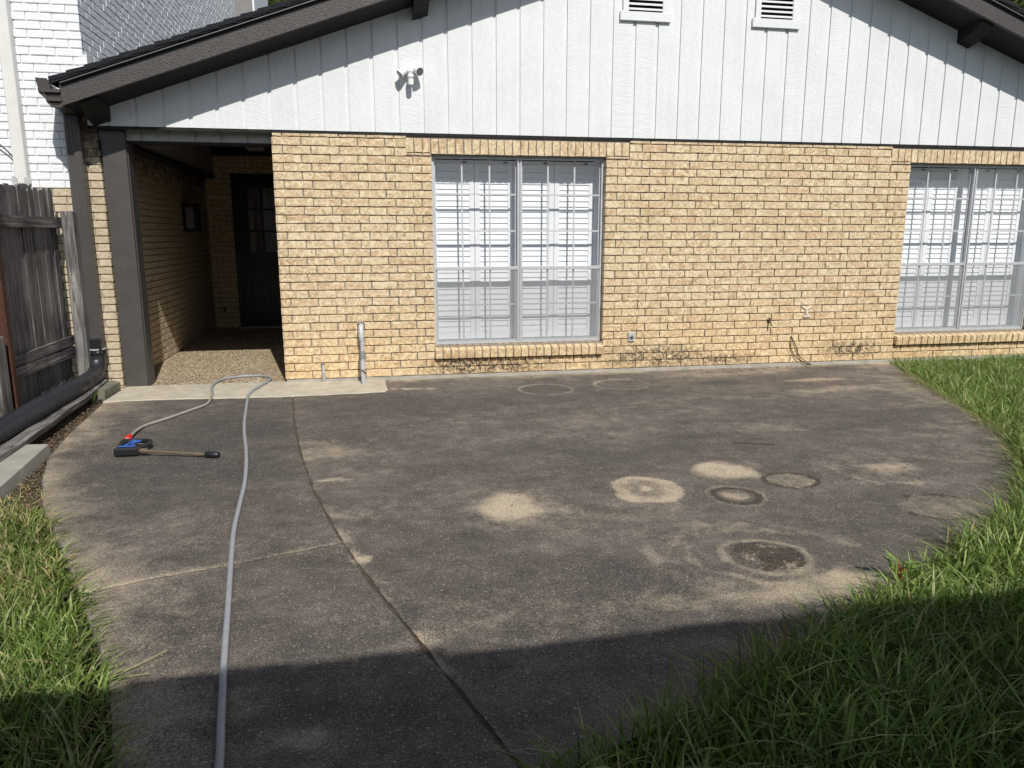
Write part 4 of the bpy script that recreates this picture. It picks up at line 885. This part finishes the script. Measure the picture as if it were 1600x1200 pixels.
# left lawn
n = 60000; x = RNG.uniform(-2.3, .45, n); y = RNG.uniform(-7., -2.62, n)
ok = (x < xl(y)+.02*fbm(x, y, 9., 2, 3)) & (x > np.interp(y, [-7, -2.6], [-1.4, -2.2])-.2) & ~((x > -1.52) & (x < -1.22) & (y > -3.1)) & (x < np.interp(y, [-3.6, -2.6], [9, -1.35]))
x, y = x[ok], y[ok]; m = len(x); cl = fbm(x, y, 2.5, 3, 7)
dens = np.clip((-y-2.75)*1.1, .1, 1); keep = RNG.uniform(0, 1, m) < dens*np.where((y > -3.75) & (x < -1.35), .55, 1); x, y, cl = x[keep], y[keep], cl[keep]; m = len(x)
h = (.070+.065*cl)*RNG.uniform(.6, 1.35, m)*np.interp(y, [-4.2, -2.8], [1, .6]); lean = RNG.uniform(.15, 1.1, m); azl = RNG.uniform(0, 2*np.pi, m); nr = (xl(y)-x < .07) & (RNG.uniform(0, 1, m) < .75); azl = np.where(nr, RNG.normal(-.3, .7, m), azl); lean = np.where(nr, lean+.35, lean)
pst = np.interp(y, [-4.6, -3.9, -3.3, -2.7], [.03, .10, .40, .8])+.15*(fbm(x, y, 3., 3, 91) > .55)
straw = (RNG.uniform(0, 1, m) < pst).astype(np.int32)
blades('lawn_grass', np.stack([x, y], -1), h, RNG.uniform(.0045, .009, m), lean, ['grass_blade', 'grass_straw'], straw, 'narrow strip of green lawn left of the walkway, drying to straw near the concrete block', az=azl)
# runners creeping onto the slab edge
n = 900; s = RNG.uniform(0, 1, n); y = -5.9+s*5.2; x = xr(y)-RNG.uniform(0, .13, n)*(RNG.uniform(0, 1, n)); az = np.pi+RNG.uniform(-.9, .9, n)
blades('creeping_grass', np.stack([x, y], -1), RNG.uniform(.08, .22, n), RNG.uniform(.002, .004, n), RNG.uniform(.7, 1.5, n), ['grass_blade', 'grass_straw'], (RNG.uniform(0, 1, n) < .3).astype(np.int32), 'long thin grass runners leaning out over the right edge of the patio', zb=-.01, az=az)
def flakes(name, x, y, z, size, mat, label):
    n = len(x); a = RNG.uniform(0, np.pi, n); ln_ = size*RNG.uniform(.5, 1.6, n); wd = size*RNG.uniform(.15, .5, n); ti = RNG.uniform(-.5, .5, n)
    d = np.stack([np.cos(a), np.sin(a), ti*.6], -1)*ln_[:, None]; e = np.stack([-np.sin(a), np.cos(a), RNG.uniform(-.4, .4, n)], -1)*wd[:, None]
    c = np.stack([x, y, z], -1); V = np.stack([c-d, c-e*.9, c+d, c+e], 1).reshape(-1, 3); F = np.arange(4*n).reshape(n, 4)
    return tag(np_mesh(name, V, F, np.zeros((0, 3), np.int32), [mat]), label, 'litter', kind='stuff')
n = 16000; x = RNG.uniform(-1.62, -1.0, n); y = RNG.uniform(-3.5, .0, n); ok = (x < xl(y)-.004)
x, y = x[ok], y[ok]; flakes('mulch_litter', x, y, -.03+RNG.uniform(0, .022, len(x)), .013, 'mulch', 'brown bark chips and dead leaves between the timber board and the slab')
n = 420; x = np.concatenate([RNG.normal(4.75, .35, 330), RNG.normal(5.9, .3, 310), RNG.uniform(1.2, 6.5, 90), RNG.uniform(1.0, 5.5, 90)]); y = np.concatenate([-.06-np.abs(RNG.normal(0, .09, 640)), -.05-np.abs(RNG.normal(0, .06, 90)), RNG.uniform(-5, -.3, 90)])
ok = x < xr(y)-.02; x, y = x[ok], y[ok]; flakes('leaf_litter', x, y, np.full(len(x), .006), .010, 'mulch', 'scattered dry leaf crumbs on the patio along the foot of the brick wall')
tw = MB().tube(spline([(3.33, -2.90, .008), (3.42, -2.945, .012), (3.53, -2.97, .008), (3.60, -2.985, .007)], 4), .003, 6)
tag(tw.build('twig', 'twig'), 'thin dark twig lying on the middle of the patio', 'twig', 'small twigs on the patio')
tw = MB().tube(spline([(-.06, -5.21, .01), (.04, -5.13, .02), (.10, -5.09, .03)], 4), .0016, 6).tube([(-.06, -5.21, .01), (.07, -5.2, .012)], .0016, 6)
tag(tw.build('grass_stem', 'grass_straw'), 'broken pale grass stem at the left edge of the shaded walkway', 'stem')
def weed(x, y, z, s, name, label, red=False):
    e = empty(name, (x, y, z), label, 'weed'); m = MB(); st_ = MB()
    for k in range(14):
        m = MB(); a = random.uniform(0, 6.28); hh = s*random.uniform(.3, 1); l = s*random.uniform(.35, .6); bx, by = x+.25*s*math.cos(a)*random.random(), y+.25*s*math.sin(a)*random.random()
        d = Vector((math.cos(a), math.sin(a), random.uniform(.1, .8))).normalized(); sd = d.cross(Vector((0, 0, 1))).normalized()*l*.2; p = Vector((bx, by, z+hh))
        m.add([p, p+d*l*.5+sd, p+d*l, p+d*l*.5-sd], [(0, 1, 2, 3)]); st_.tube([(x, y, z), p], .0022, 5); m.build('leaf', 'weed_green', e)
    st_.build('stem', 'weed_red' if red else 'weed_green', e)
weed(-1.60, -.58, -.03, .11, 'weed', 'small green weed growing beside the mossy concrete block')
weed(3.00, -5.04, -.02, .13, 'weed', 'broad-leaved weed with an orange stem at the grassy edge of the patio', True)

# ------------------------------------------------------------ trees beyond the houses
def tree(x, y, H_, r, name, label, n=9000):
    e = empty(name, (x, y, 0), label, 'tree', 'trees behind the houses'); t = MB()
    t.tube([(x, y, -.1), (x+.1, y, H_*.35), (x-.05, y+.1, H_*.6)], [.22, .17, .1], 10)
    cs = []
    for k in range(9):
        a = k*2.4; rr = r*random.uniform(.3, .62); c = (x+rr*math.cos(a), y+rr*math.sin(a), H_-r*random.uniform(.35, 1.2)); cs.append((c, r*random.uniform(.38, .55)))
        t.tube([(x, y, H_*.45), ((x+c[0])/2, (y+c[1])/2, (H_*.45+c[2])/2+.1), c], [.08, .05, .02], 6)
    t.build('trunk', 'bark', e); P = []
    for c, s in cs:
        q = RNG.normal(0, 1, (n//9, 3)); q /= np.linalg.norm(q, axis=1)[:, None]; q *= (RNG.uniform(.35, 1, n//9)**.5*s*RNG.uniform(.75, 1.15, n//9))[:, None]; P.append(q+np.array(c))
    P = np.concatenate(P); k = len(P); a = RNG.normal(0, 1, (k, 3)); a /= np.linalg.norm(a, axis=1)[:, None]; b = np.cross(a, RNG.normal(0, 1, (k, 3))); b /= np.linalg.norm(b, axis=1)[:, None]
    L_ = RNG.uniform(.05, .12, k)[:, None]; V = np.stack([P-a*L_, P-b*L_*.45, P+a*L_, P+b*L_*.45], 1).reshape(-1, 3)-np.array([x, y, 0])
    np_mesh('crown', V, np.arange(4*k).reshape(k, 4), np.zeros((0, 3), np.int32), ['tree_leaf'], parent=e)
tree(21.9, 15., 9.9, 2.4, 'broadleaf_tree', 'leafy tree showing above the right end of the roof', 16000)
tree(-2.0, 17.5, 8.6, 1.5, 'broadleaf_tree', 'distant tree top showing between the white house and the roof slope', 9000)

# ------------------------------------------------------------ the house behind the viewer, whose eave shades the foreground
bk = empty('rear_neighbour_house', (3, -9, 0), 'low brick house behind the viewer whose eave shades the foreground', 'house')
MB().box(-9, 14, -13, -8.75, -.1, 2.75).build('wall', 'grey_siding', bk)
EV = -8.165; rb = MB(); rb.hexa([(-9.5, EV+.0, 2.86), (-9.5, -13, 4.3), (14.5, -13, 4.3), (14.5, EV, 2.86), (-9.5, EV+.0, 2.90), (-9.5, -13, 4.4), (14.5, -13, 4.4), (14.5, EV, 2.90)][::1])
x = -9.5
while x < 14.4:
    wv = random.uniform(.16, .34); pz = random.choice((0, .010, .02, .035, .05)); rb.box(x, x+wv-.006, EV-.25, EV+pz, 2.90, 2.915); x += wv
rb.build('roof', 'shingle', bk); MB().box(-9.5, 14.5, -8.75, EV-.02, 2.72, 2.84).build('soffit', 'header_paint', bk)
